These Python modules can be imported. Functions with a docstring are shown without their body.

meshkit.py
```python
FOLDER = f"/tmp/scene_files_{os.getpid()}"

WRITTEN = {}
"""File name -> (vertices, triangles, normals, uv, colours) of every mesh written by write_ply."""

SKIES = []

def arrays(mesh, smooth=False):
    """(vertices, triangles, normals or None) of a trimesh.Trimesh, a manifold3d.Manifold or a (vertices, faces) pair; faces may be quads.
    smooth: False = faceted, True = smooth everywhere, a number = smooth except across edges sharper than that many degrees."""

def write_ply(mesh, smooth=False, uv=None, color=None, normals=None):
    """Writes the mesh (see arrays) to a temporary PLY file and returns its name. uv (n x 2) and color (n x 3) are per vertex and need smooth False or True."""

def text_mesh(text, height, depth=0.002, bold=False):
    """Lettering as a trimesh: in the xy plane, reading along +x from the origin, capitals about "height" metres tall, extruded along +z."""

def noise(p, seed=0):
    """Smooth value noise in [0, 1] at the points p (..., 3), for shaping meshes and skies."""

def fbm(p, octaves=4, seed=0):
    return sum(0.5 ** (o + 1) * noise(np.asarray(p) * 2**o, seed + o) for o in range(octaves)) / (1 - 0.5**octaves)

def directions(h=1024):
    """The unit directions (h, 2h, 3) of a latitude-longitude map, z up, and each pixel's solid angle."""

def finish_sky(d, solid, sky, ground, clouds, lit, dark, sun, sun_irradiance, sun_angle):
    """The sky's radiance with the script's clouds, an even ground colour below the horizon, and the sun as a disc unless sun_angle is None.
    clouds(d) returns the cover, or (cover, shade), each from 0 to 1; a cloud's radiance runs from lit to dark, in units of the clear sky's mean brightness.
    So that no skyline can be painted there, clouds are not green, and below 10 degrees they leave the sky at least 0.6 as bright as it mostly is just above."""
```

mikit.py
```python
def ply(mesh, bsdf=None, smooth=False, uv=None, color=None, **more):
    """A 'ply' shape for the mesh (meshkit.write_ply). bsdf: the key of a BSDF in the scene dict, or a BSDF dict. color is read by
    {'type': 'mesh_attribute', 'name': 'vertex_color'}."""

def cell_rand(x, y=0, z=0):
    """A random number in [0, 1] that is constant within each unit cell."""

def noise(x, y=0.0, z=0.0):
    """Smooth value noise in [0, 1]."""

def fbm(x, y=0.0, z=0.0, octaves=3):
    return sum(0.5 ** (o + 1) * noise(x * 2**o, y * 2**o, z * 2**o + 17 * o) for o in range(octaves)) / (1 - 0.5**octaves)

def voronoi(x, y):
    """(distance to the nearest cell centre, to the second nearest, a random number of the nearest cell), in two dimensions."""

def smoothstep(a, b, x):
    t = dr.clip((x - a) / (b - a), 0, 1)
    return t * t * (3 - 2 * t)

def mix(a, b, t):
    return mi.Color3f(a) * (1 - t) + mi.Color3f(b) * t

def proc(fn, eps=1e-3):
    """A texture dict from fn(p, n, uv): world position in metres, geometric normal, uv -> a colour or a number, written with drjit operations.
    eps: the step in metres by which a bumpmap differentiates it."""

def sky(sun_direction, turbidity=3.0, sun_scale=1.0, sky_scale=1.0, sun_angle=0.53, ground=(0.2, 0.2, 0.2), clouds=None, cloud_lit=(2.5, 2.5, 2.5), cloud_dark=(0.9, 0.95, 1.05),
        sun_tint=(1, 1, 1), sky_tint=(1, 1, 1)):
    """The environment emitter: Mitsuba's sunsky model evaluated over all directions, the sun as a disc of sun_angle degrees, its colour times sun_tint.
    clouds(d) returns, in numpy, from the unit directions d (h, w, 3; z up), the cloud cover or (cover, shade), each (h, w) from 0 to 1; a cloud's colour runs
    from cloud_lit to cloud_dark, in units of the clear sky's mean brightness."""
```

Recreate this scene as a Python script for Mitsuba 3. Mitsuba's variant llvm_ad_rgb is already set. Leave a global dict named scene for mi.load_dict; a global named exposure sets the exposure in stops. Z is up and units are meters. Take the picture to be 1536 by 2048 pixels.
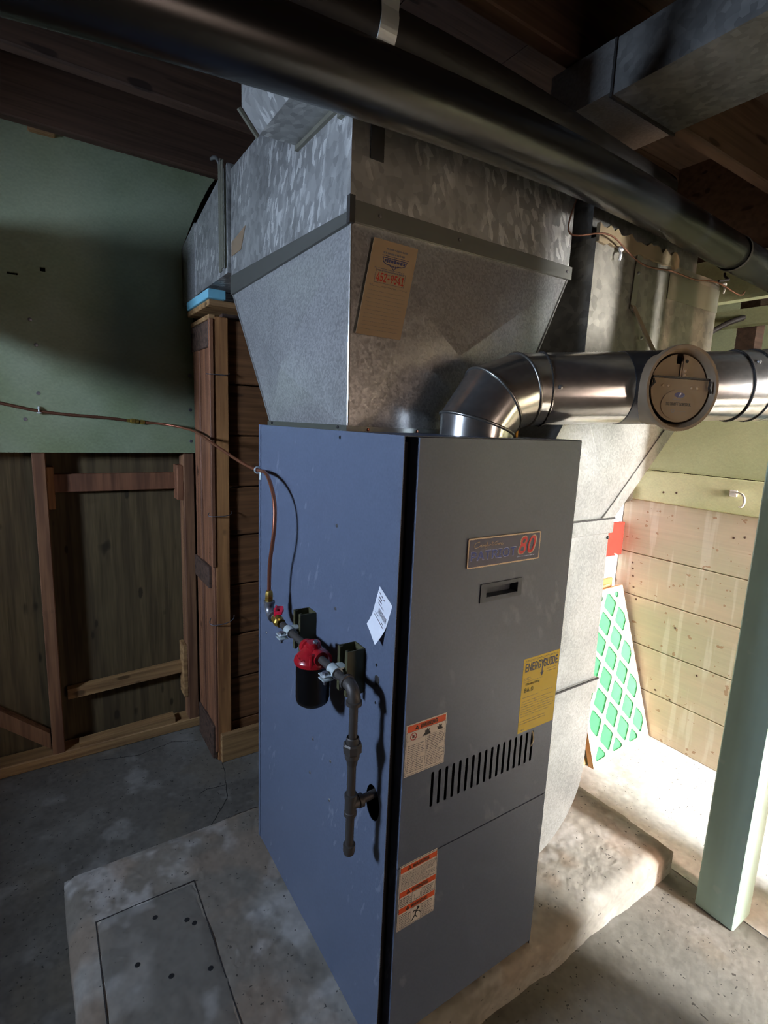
import math, random
import numpy as np, trimesh, shapely
import drjit as dr
import mitsuba as mi
import mikit, meshkit
from mikit import proc, noise, fbm, voronoi, cell_rand, smoothstep, mix
from shapely.geometry import Polygon, Point, box as sbox
from shapely import affinity
from scipy.interpolate import CubicSpline

random.seed(7)
rng = np.random.default_rng(7)
T = mi.ScalarTransform4f
scene, labels = {}, {}

# ------------------------------------------------------------------ camera, light levels
CAM = np.array([-0.5252243, -0.7319782, 1.34283396])
FWD = np.array([0.54354733, 0.8221321, -0.16927819])
DOWN = np.array([-0.05838019, -0.16415461, -0.98470555])
scene['camera'] = {'type': 'perspective', 'fov': 2 * math.degrees(math.atan(768 / 1044.4626)), 'fov_axis': 'x',
                   'near_clip': 0.02, 'far_clip': 50.0,
                   'to_world': T().look_at(origin=CAM.tolist(), target=(CAM + FWD).tolist(), up=(-DOWN).tolist())}
exposure = 0.0
L_LEFT = [118, 146, 196]      # small window high on the left wall, daylight
L_RIGHT = [110, 72, 55]        # unseen window at the right, tinted warm to add a glow
L_ALCOVE = [480, 474, 466]    # bright window at the end of the alcove passage
L_FILL = [10.8, 8.2, 6.8]      # front fill, built as an added glazed door behind the camera


def s(r, g, b):
    f = lambda c: (c / 255 / 12.92) if c <= 10 else ((c / 255 + 0.055) / 1.055) ** 2.4
    return [f(r), f(g), f(b)]


# ------------------------------------------------------------------ materials
def mat(key, col, rough=0.6, metal=0.0, spec=0.4, **more):
    d = {'type': 'principled', 'base_color': {'type': 'rgb', 'value': col} if not isinstance(col, dict) else col,
         'roughness': rough, 'metallic': metal, 'specular': spec}
    d.update(more)
    scene[key] = {'type': 'twosided', 'bsdf': d}
    return key


def bumped(key, col, bump, scale, rough=0.8, metal=0.0, spec=0.3, eps=2e-3):
    scene[key] = {'type': 'twosided', 'bsdf': {'type': 'bumpmap', 'arbitrary': proc(bump, eps), 'scale': scale,
                  'bsdf': {'type': 'principled', 'base_color': col if isinstance(col, dict) else {'type': 'rgb', 'value': col},
                           'roughness': rough, 'metallic': metal, 'specular': spec}}}
    return key


def face_uv(p, n):
    ax, az = dr.abs(n.x), dr.abs(n.z)
    return dr.select(ax > 0.7, p.y, p.x), dr.select(az > 0.75, p.y, p.z)


def galv_old(p, n, uv):
    u, v = face_uv(p, n)
    a, b, r = voronoi(u * 95 + 1.2 * fbm(u * 40, v * 40) + v * 20, v * 42 + u * 12)
    c, d, r2 = voronoi(u * 60, v * 60 + 7)
    big = fbm(p.x * 7 + 3, p.y * 7, p.z * 7, 4)
    k = 0.17 + 0.26 * big + 0.14 * r2 + 0.34 * smoothstep(0.6, 0.98, r) * smoothstep(0.36, 0.56, fbm(u * 9, v * 9, 4.0))
    return mi.Color3f(k, k, k * 0.95)


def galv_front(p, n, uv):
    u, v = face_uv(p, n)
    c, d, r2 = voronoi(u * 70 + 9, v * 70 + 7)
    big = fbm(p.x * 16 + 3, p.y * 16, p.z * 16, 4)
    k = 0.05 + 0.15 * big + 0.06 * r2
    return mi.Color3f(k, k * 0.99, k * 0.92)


def galv_return(p, n, uv):
    u, v = face_uv(p, n)
    c, d, r2 = voronoi(u * 55 + 9 + fbm(u * 30, v * 30), v * 55 + 7)
    big = fbm(p.x * 16 + 3, p.y * 16, p.z * 16, 4)
    k = 0.05 + 0.22 * big + 0.07 * r2
    return mi.Color3f(k * 1.06, k * 0.98, k * 0.82)


def galv_new(p, n, uv):
    u, v = face_uv(p, n)
    a, b, r = voronoi(u * 240, v * 240)
    big = fbm(u * 14, v * 14, 1.0, 3)
    k = 0.36 + 0.22 * r + 0.18 * big
    return mi.Color3f(k, k, k * 0.98)


def galv_soft(p, n, uv):
    u, v = face_uv(p, n)
    a, b, r = voronoi(u * 190, v * 190)
    k = 0.22 + 0.07 * r + 0.10 * fbm(u * 14, v * 14, 1.0, 3)
    return mi.Color3f(k, k * 0.99, k * 0.93)


def galv_rough(p, n, uv):
    u, v = face_uv(p, n)
    a, b, r = voronoi(u * 160, v * 160)
    return 0.17 + 0.09 * r + 0.06 * fbm(u * 30, v * 30)


def galv_pipe(p, n, uv):
    big = fbm(p.x * 30, p.y * 30, p.z * 30, 3)
    f2 = fbm(p.x * 120, p.y * 120, p.z * 120, 2)
    k = 0.40 + 0.30 * big + 0.12 * f2
    return mi.Color3f(k, k * 0.99, k * 0.95)


mat('galvanized_weathered', proc(galv_old), 0.52, 0.75)
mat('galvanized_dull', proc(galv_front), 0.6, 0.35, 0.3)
mat('galvanized_return', proc(galv_return), 0.5, 0.6)
mat('galvanized_bright', proc(galv_new), proc(galv_rough), 0.7)
mat('galvanized_soft', proc(galv_soft), proc(galv_rough), 0.5)
mat('galvanized_pipe', proc(galv_pipe), 0.2, 0.95)
mat('galvanized_seam', s(150, 150, 145), 0.3, 0.9)
mat('dark_tee_metal', s(88, 88, 92), 0.35, 0.8)  # darker metal for the tee than for the straight pipe
mat('dull_zinc', s(128, 126, 112), 0.45, 0.6)
mat('cleat_dark', s(104, 104, 98), 0.5, 0.7)
mat('tan_metal', s(122, 104, 82), 0.65, 0.1)
mat('dark_seam', s(46, 44, 42), 0.7, 0.2)
mat('black_pipe', s(15, 15, 17), 0.28, 0.0, 0.45)
mat('second_pipe', s(22, 18, 16), 0.55, 0.0, 0.4)


def side_paint(p, n, uv):
    scuff = smoothstep(0.70, 0.82, fbm(p.y * 60 + 20 * p.z, p.z * 22, 0.0, 4)) * smoothstep(0.52, 0.66, fbm(p.y * 5, p.z * 5, 2.0, 2))
    grain = fbm(p.y * 300, p.z * 300, 3.0, 2)
    return mix(s(88, 97, 115), s(140, 145, 156), 0.3 * scuff) * (0.93 + 0.14 * grain)


def door_paint(p, n, uv):
    scuff = smoothstep(0.66, 0.85, fbm(p.x * 30 + 8 * p.z, p.z * 18, 1.0, 4)) * smoothstep(0.5, 0.66, fbm(p.x * 6, p.z * 6, 2.0, 2))
    grain = fbm(p.x * 380, p.z * 380, 3.0, 2)
    return mix(s(88, 97, 115), s(140, 145, 156), 0.3 * scuff) * (0.93 + 0.14 * grain)


mat('casing_paint_side', proc(side_paint), 0.4, 0.0, 0.5)
mat('casing_paint_front', proc(door_paint), 0.4, 0.0, 0.5)
mat('black_interior', s(14, 14, 15), 0.85)
mat('handle_grey', s(84, 90, 100), 0.6)
mat('screw_steel', s(150, 150, 148), 0.35, 0.8)


def concrete(base, dark, light, warm, k1=3.0):
    def fn(p, n, uv):
        a = fbm(p.x * k1, p.y * k1, p.z * k1 + 3, 5)
        b = fbm(p.x * 11 + 5, p.y * 11, p.z * 11, 4)
        c = fbm(p.x * 70, p.y * 70, p.z * 70, 3)
        col = mix(base, dark, smoothstep(0.45, 0.62, a) * 0.85)
        col = mix(col, light, smoothstep(0.55, 0.72, b) * 0.65)
        col = mix(col, warm, smoothstep(0.56, 0.70, fbm(p.x * 5 + 9, p.y * 5, 8.0 + p.z * 5, 4)) * 0.5)
        pits = smoothstep(0.82, 0.86, fbm(p.x * 110, p.y * 120, p.z * 120 + 7, 2))
        return mix(col * (0.82 + 0.36 * c), s(26, 24, 22), pits * 0.7)
    return fn


def concrete_bump(p, n, uv):
    return fbm(p.x * 45, p.y * 45, p.z * 45, 4) * 0.7 + fbm(p.x * 9, p.y * 9, p.z * 9, 3)


bumped('floor_concrete', proc(concrete(s(108, 105, 98), s(84, 80, 73), s(124, 121, 115), s(102, 94, 80))), concrete_bump, 0.006)
bumped('lightened_concrete', proc(concrete(s(196, 194, 190), s(172, 168, 160), s(212, 210, 206), s(184, 176, 166), 2.5)), concrete_bump, 0.003)  # colour lightened so the alcove floor reads as brightly lit
bumped('pad_concrete', proc(concrete(s(142, 137, 128), s(104, 97, 86), s(164, 160, 154), s(132, 114, 96), 4.2)), concrete_bump, 0.008)
bumped('patch_concrete', proc(concrete(s(124, 120, 112), s(92, 88, 80), s(142, 139, 133), s(114, 104, 92), 5.0)), concrete_bump, 0.006)


def wood(base, dark, axis, k=1.0):
    def fn(p, n, uv):
        q = [p.x, p.y, p.z]
        st = [60.0, 60.0, 60.0]
        st[axis] = 2.6
        o = cell_rand(dr.floor(p.x * 3.1), dr.floor(p.z * 5.0 if axis != 2 else p.y * 9.0), 1)
        g = fbm(q[0] * st[0], q[1] * st[1], q[2] * st[2], 4)
        g2 = fbm(q[0] * st[0] * 4, q[1] * st[1] * 4, q[2] * st[2] * 4 + 9, 2)
        st2 = [26.0, 26.0, 26.0]
        st2[axis] = 9.0
        knot = smoothstep(0.74, 0.82, fbm(q[0] * st2[0], q[1] * st2[1], q[2] * st2[2] + 31, 2))
        col = mix(base, dark, smoothstep(0.3, 0.75, g) * 0.8)
        return mix(col * (0.8 + 0.4 * g2), [d * 0.4 for d in dark], knot * 0.8)
    return proc(fn)


mat('wood_red_upright', wood(s(128, 86, 60), s(84, 54, 38), 2), 0.65)
mat('wood_brown_board', wood(s(118, 80, 48), s(80, 52, 30), 0), 0.7)
mat('wood_tan_upright', wood(s(166, 118, 72), s(110, 70, 42), 2), 0.7)
mat('wood_pale_x', wood(s(158, 124, 82), s(118, 86, 54), 0), 0.7)
mat('wood_stud', wood(s(128, 92, 64), s(84, 54, 38), 2), 0.75)
mat('wood_joist', wood(s(82, 60, 46), s(56, 41, 32), 0), 0.8)
mat('wood_dark_plate', wood(s(80, 60, 48), s(56, 42, 34), 0), 0.8)
mat('wood_dark_panel', wood(s(92, 78, 52), s(66, 54, 36), 2), 0.85)
mat('old_dark_boards', wood(s(96, 84, 66), s(66, 56, 44), 2), 0.8)
mat('blue_board', s(110, 168, 184), 0.7)


def green_paint(base, alt, k=2.2):
    def fn(p, n, uv):
        a = fbm(p.x * k + 2, p.y * k, p.z * k, 4)
        g = fbm(p.x * 160, p.y * 160, p.z * 160, 2)
        return mix(base, alt, smoothstep(0.35, 0.7, a)) * (0.9 + 0.2 * g)
    return proc(fn)


def orange_peel(p, n, uv):
    return fbm(p.x * 140, p.y * 140, p.z * 140, 2)


bumped('green_drywall', green_paint(s(140, 150, 124), s(122, 134, 100)), orange_peel, 0.0006, 0.55)
bumped('green_wall_right', green_paint(s(176, 180, 142), s(160, 166, 128)), orange_peel, 0.0003, 0.6)


def plank_paint(p, n, uv):
    a = fbm(p.x * 3, p.y * 3, p.z * 5, 4)
    st = fbm(p.y * 40, p.z * 3 + p.x, 2.0, 3)
    g = fbm(p.y * 5, p.z * 160, 5.0, 2)
    col = mix(s(184, 170, 150), s(174, 168, 146), smoothstep(0.35, 0.65, a))
    col = mix(col, s(204, 200, 190), smoothstep(0.58, 0.72, st) * 0.4)
    worn = smoothstep(0.77, 0.81, fbm(p.y * 34, p.z * 44, 9.0, 3))
    return mix(col * (0.94 + 0.12 * g), s(140, 104, 72), worn * 0.7)


def mint_paint(p, n, uv):
    g = fbm(p.x * 60, p.y * 60, p.z * 3, 3)
    worn = smoothstep(0.74, 0.78, fbm(p.x * 30, p.y * 30, p.z * 20, 4))
    return mix(mix(s(160, 184, 172), s(150, 174, 162), g), s(168, 184, 172), worn * 0.6)


mat('plank_beige_paint', proc(plank_paint), 0.6)
mat('green_board_paint', green_paint(s(196, 196, 156), s(180, 184, 140), 6.0), 0.5)
mat('mint_post_paint', proc(mint_paint), 0.55)
mat('white_wall', s(206, 208, 210), 0.7)


def red_board(p, n, uv):
    st = smoothstep(0.74, 0.77, fbm(p.x * 26 + p.z * 40, p.z * 20, 1.0, 3))
    return mix(s(150, 48, 36), s(226, 196, 176), st * 0.7)


mat('red_board', proc(red_board), 0.6)
mat('orange_card', s(222, 132, 84), 0.8)
mat('plaster_dark', s(70, 62, 50), 0.9)
mat('cardboard_tan', s(206, 164, 118), 0.85)
mat('filter_card', s(238, 222, 192), 0.85)
mat('filter_green', s(120, 192, 150), 0.9)
mat('white_enamel', s(220, 220, 214), 0.3, 0.0, 0.6)
mat('copper', s(186, 120, 92), 0.35, 0.85)
mat('copper_dark', s(110, 74, 56), 0.5, 0.6)
mat('brass', s(196, 164, 84), 0.3, 0.9)
mat('black_iron', s(70, 66, 62), 0.5, 0.4, 0.5)
mat('iron_light', s(128, 128, 132), 0.4, 0.7)
mat('zinc_clamp', s(206, 216, 214), 0.4, 0.5)
mat('strut_olive', s(84, 82, 58), 0.5, 0.4)
mat('red_enamel', s(150, 22, 32), 0.22, 0.0, 0.7)
mat('red_plastic', s(224, 32, 62), 0.4)
mat('black_gloss', s(9, 9, 10), 0.3, 0.0, 0.5)
mat('sticker_white', s(224, 226, 230), 0.5)
mat('label_cream', s(226, 216, 204), 0.5)
mat('label_orange', s(220, 92, 48), 0.5)
mat('label_yellow', s(226, 196, 58), 0.5)
mat('sticker_tan', s(164, 140, 110), 0.6)
mat('ink_black', s(36, 32, 32), 0.6)
mat('ink_grey', s(110, 104, 108), 0.6)
mat('ink_navy', s(50, 48, 92), 0.5)
mat('ink_red', s(170, 40, 30), 0.5)
mat('badge_navy', s(84, 80, 104), 0.4)
mat('badge_blue', s(24, 58, 160), 0.5)
mat('badge_red', s(228, 52, 64), 0.35)
mat('badge_cream', s(230, 206, 178), 0.4)
mat('badge_outline', s(206, 212, 240), 0.5)
mat('wire_cream', s(226, 212, 176), 0.5)
mat('wire_dark', s(40, 36, 34), 0.6)
mat('insulation', s(122, 108, 84), 0.95)
mat('yellow_plastic', s(226, 160, 40), 0.5)
mat('window_frame', s(200, 200, 196), 0.5)


# ------------------------------------------------------------------ mesh helpers
def cat(ms):
    return trimesh.util.concatenate(ms)


def bx(x0, x1, y0, y1, z0, z1, c=0.0):
    lo, hi = np.array([x0, y0, z0], float), np.array([x1, y1, z1], float)
    if c <= 0:
        m = trimesh.creation.box(hi - lo)
        m.apply_translation((lo + hi) / 2)
        return m
    h, pts = (hi - lo) / 2, []
    c = min(c, h.min() * 0.9)
    for sx in (-1, 1):
        for sy in (-1, 1):
            for sz in (-1, 1):
                for k in range(3):
                    o = np.array([c, c, c]); o[k] = 0
                    pts.append(np.array([sx, sy, sz]) * (h - o))
    m = trimesh.convex.convex_hull(np.array(pts))
    m.apply_translation((lo + hi) / 2)
    return m


AX = {'xz-': ([1, 0, 0], [0, 0, 1], [0, -1, 0]), 'yz+': ([0, 1, 0], [0, 0, 1], [1, 0, 0]), 'yz-': ([0, -1, 0], [0, 0, 1], [-1, 0, 0]), 'xy': ([1, 0, 0], [0, 1, 0], [0, 0, 1])}


def to_plane(m, frame, origin=(0, 0, 0)):
    u, v, w = AX[frame] if isinstance(frame, str) else frame
    M = np.eye(4)
    M[:3, 0], M[:3, 1], M[:3, 2], M[:3, 3] = u, v, w, origin
    m = m.copy()
    m.apply_transform(M)
    return m


def prism(poly, depth, frame, origin=(0, 0, 0)):
    if not isinstance(poly, shapely.geometry.base.BaseGeometry):
        poly = Polygon(poly)
    gs = getattr(poly, 'geoms', [poly])
    return to_plane(cat([trimesh.creation.extrude_polygon(g, depth, engine='earcut') for g in gs]), frame, origin)


def hexa(a, b):
    """Solid between two quads a and b (4 x 3 each, same order)."""
    v = np.vstack([a, b]).astype(float)
    f = [[0, 1, 2], [0, 2, 3], [4, 6, 5], [4, 7, 6]] + [t for i in range(4) for t in ([i, 4 + i, (i + 1) % 4], [(i + 1) % 4, 4 + i, 4 + (i + 1) % 4])]
    m = trimesh.Trimesh(v, np.array(f), process=False)
    m.fix_normals()
    return m


def ring_frame(d, up):
    u = up - np.dot(up, d) * d
    u /= np.linalg.norm(u)
    return u, np.cross(d, u)


def tube(pts, r, n=14, cap=True, spline=0):
    P = np.asarray(pts, float)
    R = np.full(len(P), r, float) if np.isscalar(r) else np.asarray(r, float)
    if spline:
        t = np.r_[0, np.cumsum(np.linalg.norm(np.diff(P, axis=0), axis=1))]
        tt = np.linspace(0, t[-1], spline)
        R = np.interp(tt, t, R)
        P = CubicSpline(t, P)(tt)
    D = np.gradient(P, axis=0)
    D /= np.linalg.norm(D, axis=1, keepdims=True)
    up = np.array([0, 0, 1.0]) if abs(D[0][2]) < 0.9 else np.array([1.0, 0, 0])
    V = []
    u = ring_frame(D[0], up)[0]
    a = np.linspace(0, 2 * np.pi, n, endpoint=False)
    for p, d, rr in zip(P, D, R):
        u, w = ring_frame(d, u)
        V.append(p + rr * (np.cos(a)[:, None] * u + np.sin(a)[:, None] * w))
    V = np.vstack(V)
    F = []
    for i in range(len(P) - 1):
        for k in range(n):
            q = [i * n + k, i * n + (k + 1) % n, (i + 1) * n + (k + 1) % n, (i + 1) * n + k]
            F += [[q[0], q[1], q[2]], [q[0], q[2], q[3]]]
    if cap:
        V = np.vstack([V, P[0], P[-1]])
        c0, c1 = len(V) - 2, len(V) - 1
        e = (len(P) - 1) * n
        for k in range(n):
            F += [[c0, (k + 1) % n, k], [c1, e + k, e + (k + 1) % n]]
    return trimesh.Trimesh(V, F, process=False)


def lathe(profile, p0, axis, n=32):
    """profile: (radius, distance along the axis) pairs, from p0 along axis."""
    d = np.asarray(axis, float) / np.linalg.norm(axis)
    u, w = ring_frame(d, np.array([0, 0, 1.0]) if abs(d[2]) < 0.9 else np.array([1.0, 0, 0]))
    a = np.linspace(0, 2 * np.pi, n, endpoint=False)
    V = np.vstack([np.asarray(p0, float) + t * d + max(r, 1e-5) * (np.cos(a)[:, None] * u + np.sin(a)[:, None] * w) for r, t in profile])
    F = []
    for i in range(len(profile) - 1):
        for k in range(n):
            q = [i * n + k, i * n + (k + 1) % n, (i + 1) * n + (k + 1) % n, (i + 1) * n + k]
            F += [[q[0], q[1], q[2]], [q[0], q[2], q[3]]]
    return trimesh.Trimesh(V, F, process=False)


def miter_rings(pts, r, n=40):
    P = np.asarray(pts, float)
    seg = [(P[i + 1] - P[i]) / np.linalg.norm(P[i + 1] - P[i]) for i in range(len(P) - 1)]
    a = np.linspace(0, 2 * np.pi, n, endpoint=False)
    u = ring_frame(seg[0], np.array([1.0, 0, 0]) if abs(seg[0][2]) > 0.9 else np.array([0, 0, 1.0]))[0]
    rings = []
    for i in range(len(P)):
        d = seg[max(i - 1, 0)]
        u, w = ring_frame(d, u)
        ring = P[i] + r * (np.cos(a)[:, None] * u + np.sin(a)[:, None] * w)
        if 0 < i < len(P) - 1:
            nb = seg[i - 1] + seg[i]
            ring = ring - ((ring - P[i]) @ nb / np.dot(d, nb))[:, None] * d
        rings.append(ring)
    return rings


def band_mesh(r0, r1):
    n = len(r0)
    V = np.vstack([r0, r1])
    F = [t for k in range(n) for t in ([k, (k + 1) % n, n + (k + 1) % n], [k, n + (k + 1) % n, n + k])]
    return trimesh.Trimesh(V, F, process=False)


def loop_tube(ring, r, n=8):
    P = np.vstack([ring, ring[:1]])
    D = np.roll(ring, -1, 0) - np.roll(ring, 1, 0)
    D /= np.linalg.norm(D, axis=1, keepdims=True)
    c = ring.mean(0)
    a = np.linspace(0, 2 * np.pi, n, endpoint=False)
    V = []
    for p, d in zip(ring, D):
        u, w = ring_frame(d, p - c)
        V.append(p + r * (np.cos(a)[:, None] * u + np.sin(a)[:, None] * w))
    V, m, F = np.vstack(V), len(ring), []
    for i in range(m):
        j = (i + 1) % m
        for k in range(n):
            F += [[i * n + k, i * n + (k + 1) % n, j * n + (k + 1) % n], [i * n + k, j * n + (k + 1) % n, j * n + k]]
    return trimesh.Trimesh(V, F, process=False)


def free(name):
    if name not in scene and name not in labels:
        return name
    k = 1
    while f'{name}_{k:03d}' in scene or f'{name}_{k:03d}' in labels:
        k += 1
    return f'{name}_{k:03d}'


def obj(name, mesh, bsdf, parent=None, smooth=False, label=None):
    key = free(name if parent is None else parent + '__' + name)
    scene[key] = mikit.ply(mesh, bsdf, smooth)
    if label:
        labels[key] = {'label': label}
    if name == 'fine_print':
        labels[key] = {'kind': 'stuff'}
    return key


def thing(name, label, category, group=None, kind=None):
    key = free(name)
    labels[key] = {'label': label, 'category': category}
    if group:
        labels[key]['group'] = group
    if kind:
        labels[key] = {'label': label, 'kind': kind}
    return key


def solo(name, mesh, bsdf, label, category, smooth=False, group=None):
    key = obj(name, mesh, bsdf, None, smooth)
    labels[key] = {'label': label, 'category': category}
    if group:
        labels[key]['group'] = group
    return key


def struct(name, mesh, bsdf, parent=None, label=None, smooth=False):
    key = obj(name, mesh, bsdf, parent, smooth)
    labels[key] = {'kind': 'structure'} if parent is None else {}
    if label:
        labels[key]['label'] = label
    if not labels[key]:
        del labels[key]
    return key


def shell(key, label):
    labels[key] = {'kind': 'structure', 'label': label}
    return key


def text(t, h, frame, origin, depth=0.0004, bold=False, fit=None, shear=0.0):
    m = meshkit.text_mesh(t, h, depth, bold)
    lo, hi = m.bounds
    v = m.vertices.copy()
    if fit:
        v[:, 0] = (v[:, 0] - lo[0]) * fit / (hi[0] - lo[0])
    v[:, 0] += shear * v[:, 1]
    m.vertices = v
    return to_plane(m, frame, origin)


def fine_print(x0, x1, y0, y1, lines, seed, fill=0.62):
    """Rows of tiny word-sized dashes: print too small to read."""
    r = np.random.default_rng(seed)
    out, dy = [], (y1 - y0) / lines
    for i in range(lines):
        y = y1 - (i + 0.5) * dy
        x, end = x0, x1 - (r.random() * 0.25 * (x1 - x0) if r.random() < 0.4 else 0)
        while x < end - 0.002:
            w = min(0.002 + 0.006 * r.random(), end - x)
            h = dy * fill * (0.55 + 0.3 * r.random())
            out.append(sbox(x, y - h / 2, x + w, y + h / 2))
            x += w + 0.0016
    return shapely.MultiPolygon(out)


# ================================================================== THE SETTING
ZF = -0.1
struct('floor', bx(-1.6, 1.172, -2.8, 1.9, ZF - 0.12, ZF), 'floor_concrete', label='worn grey concrete basement floor')
obj('lightened_slab', bx(1.175, 2.7, -2.8, 1.9, ZF - 0.12, ZF + 0.001), 'lightened_concrete', 'floor', label='alcove floor slab with its colour lightened for the bright light')

cracks = [[(0.068, 1.41), (0.03, 1.21), (0.012, 1.135), (-0.003, 1.06), (-0.055, 1.0), (-0.105, 0.945), (-0.155, 0.89)], [(0.012, 1.135), (-0.06, 1.15), (-0.10, 1.13)], [(-0.40, 1.55), (-0.25, 1.50), (-0.11, 1.53), (0.02, 1.47)]]
for c in cracks:
    p = [(x + 0.006 * (rng.random() - 0.5), y + 0.006 * (rng.random() - 0.5)) for a, b in zip(c[:-1], c[1:]) for x, y in [(a[0] + (b[0] - a[0]) * k / 4, a[1] + (b[1] - a[1]) * k / 4) for k in range(4)]]
    obj('crack', prism(shapely.LineString(p).buffer(0.0012, cap_style=2), 0.0006, 'xy', (0, 0, ZF)), 'dark_seam', 'floor')

# back wall: painted drywall above an open stud wall
wb = shell('wall_back', 'green painted drywall above bare studs at the back of the room')
dw = Polygon([(-1.6, 1.18), (0.03, 1.18), (0.03, 1.765), (-0.007, 1.772), (-0.010, 1.985), (0.0, 2.01), (0.03, 2.09), (0.06, 2.16), (0.10, 2.24), (0.13, 2.285), (-1.6, 2.285)])
for hx, hz, w, h in ((-0.572, 1.797, 0.03, 0.007), (-0.482, 1.826, 0.016, 0.014)):
    dw = dw.difference(sbox(hx - w / 2, hz - h / 2, hx + w / 2, hz + h / 2))
obj('drywall', prism(dw, 0.014, 'xz-', (0, 1.602, 0)), 'green_drywall', wb)
for x, z in ((-0.517, 1.565), (-0.52, 1.395), (-0.565, 1.3), (0.012, 1.5), (0.012, 1.36), (0.012, 1.23), (-0.53, 1.65)):
    obj('nail_head', lathe([(0.0, 0.002), (0.006, 0.0015), (0.007, 0)], (x, 1.588, z), (0, -1, 0), 10), 'iron_light', wb)
obj('backing', bx(-1.6, 0.4, 1.70, 1.72, ZF, 2.5), 'wood_dark_panel', wb)
for i, x in enumerate((-1.34, -0.94, -0.556, -0.018)):
    obj('stud', bx(x, x + 0.044, 1.603, 1.69, ZF + 0.04, 2.27, 0.003), 'wood_stud', wb)
obj('sole_plate', bx(-1.6, 0.03, 1.60, 1.69, ZF, ZF + 0.045, 0.004), 'wood_pale_x', wb)
obj('cleat', bx(-0.512, -0.488, 1.64, 1.69, 0.955, 1.12, 0.002), 'wood_tan_upright', wb)
obj('cleat', bx(-0.043, -0.018, 1.612, 1.69, 0.975, 1.125, 0.002), 'wood_red_upright', wb)
obj('cleat', bx(-0.036, -0.018, 1.61, 1.69, 0.055, 0.305, 0.002), 'wood_pale_x', wb)
obj('rail', bx(-0.49, -0.018, 1.665, 1.69, 1.018, 1.09, 0.002), 'wood_red_upright', wb)
obj('rail', hexa([(-0.49, 1.655, 0.145), (-0.018, 1.655, 0.16), (-0.018, 1.655, 0.21), (-0.49, 1.655, 0.19)],
                 [(-0.49, 1.69, 0.145), (-0.018, 1.69, 0.16), (-0.018, 1.69, 0.21), (-0.49, 1.69, 0.19)]), 'wood_pale_x', wb)
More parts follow.
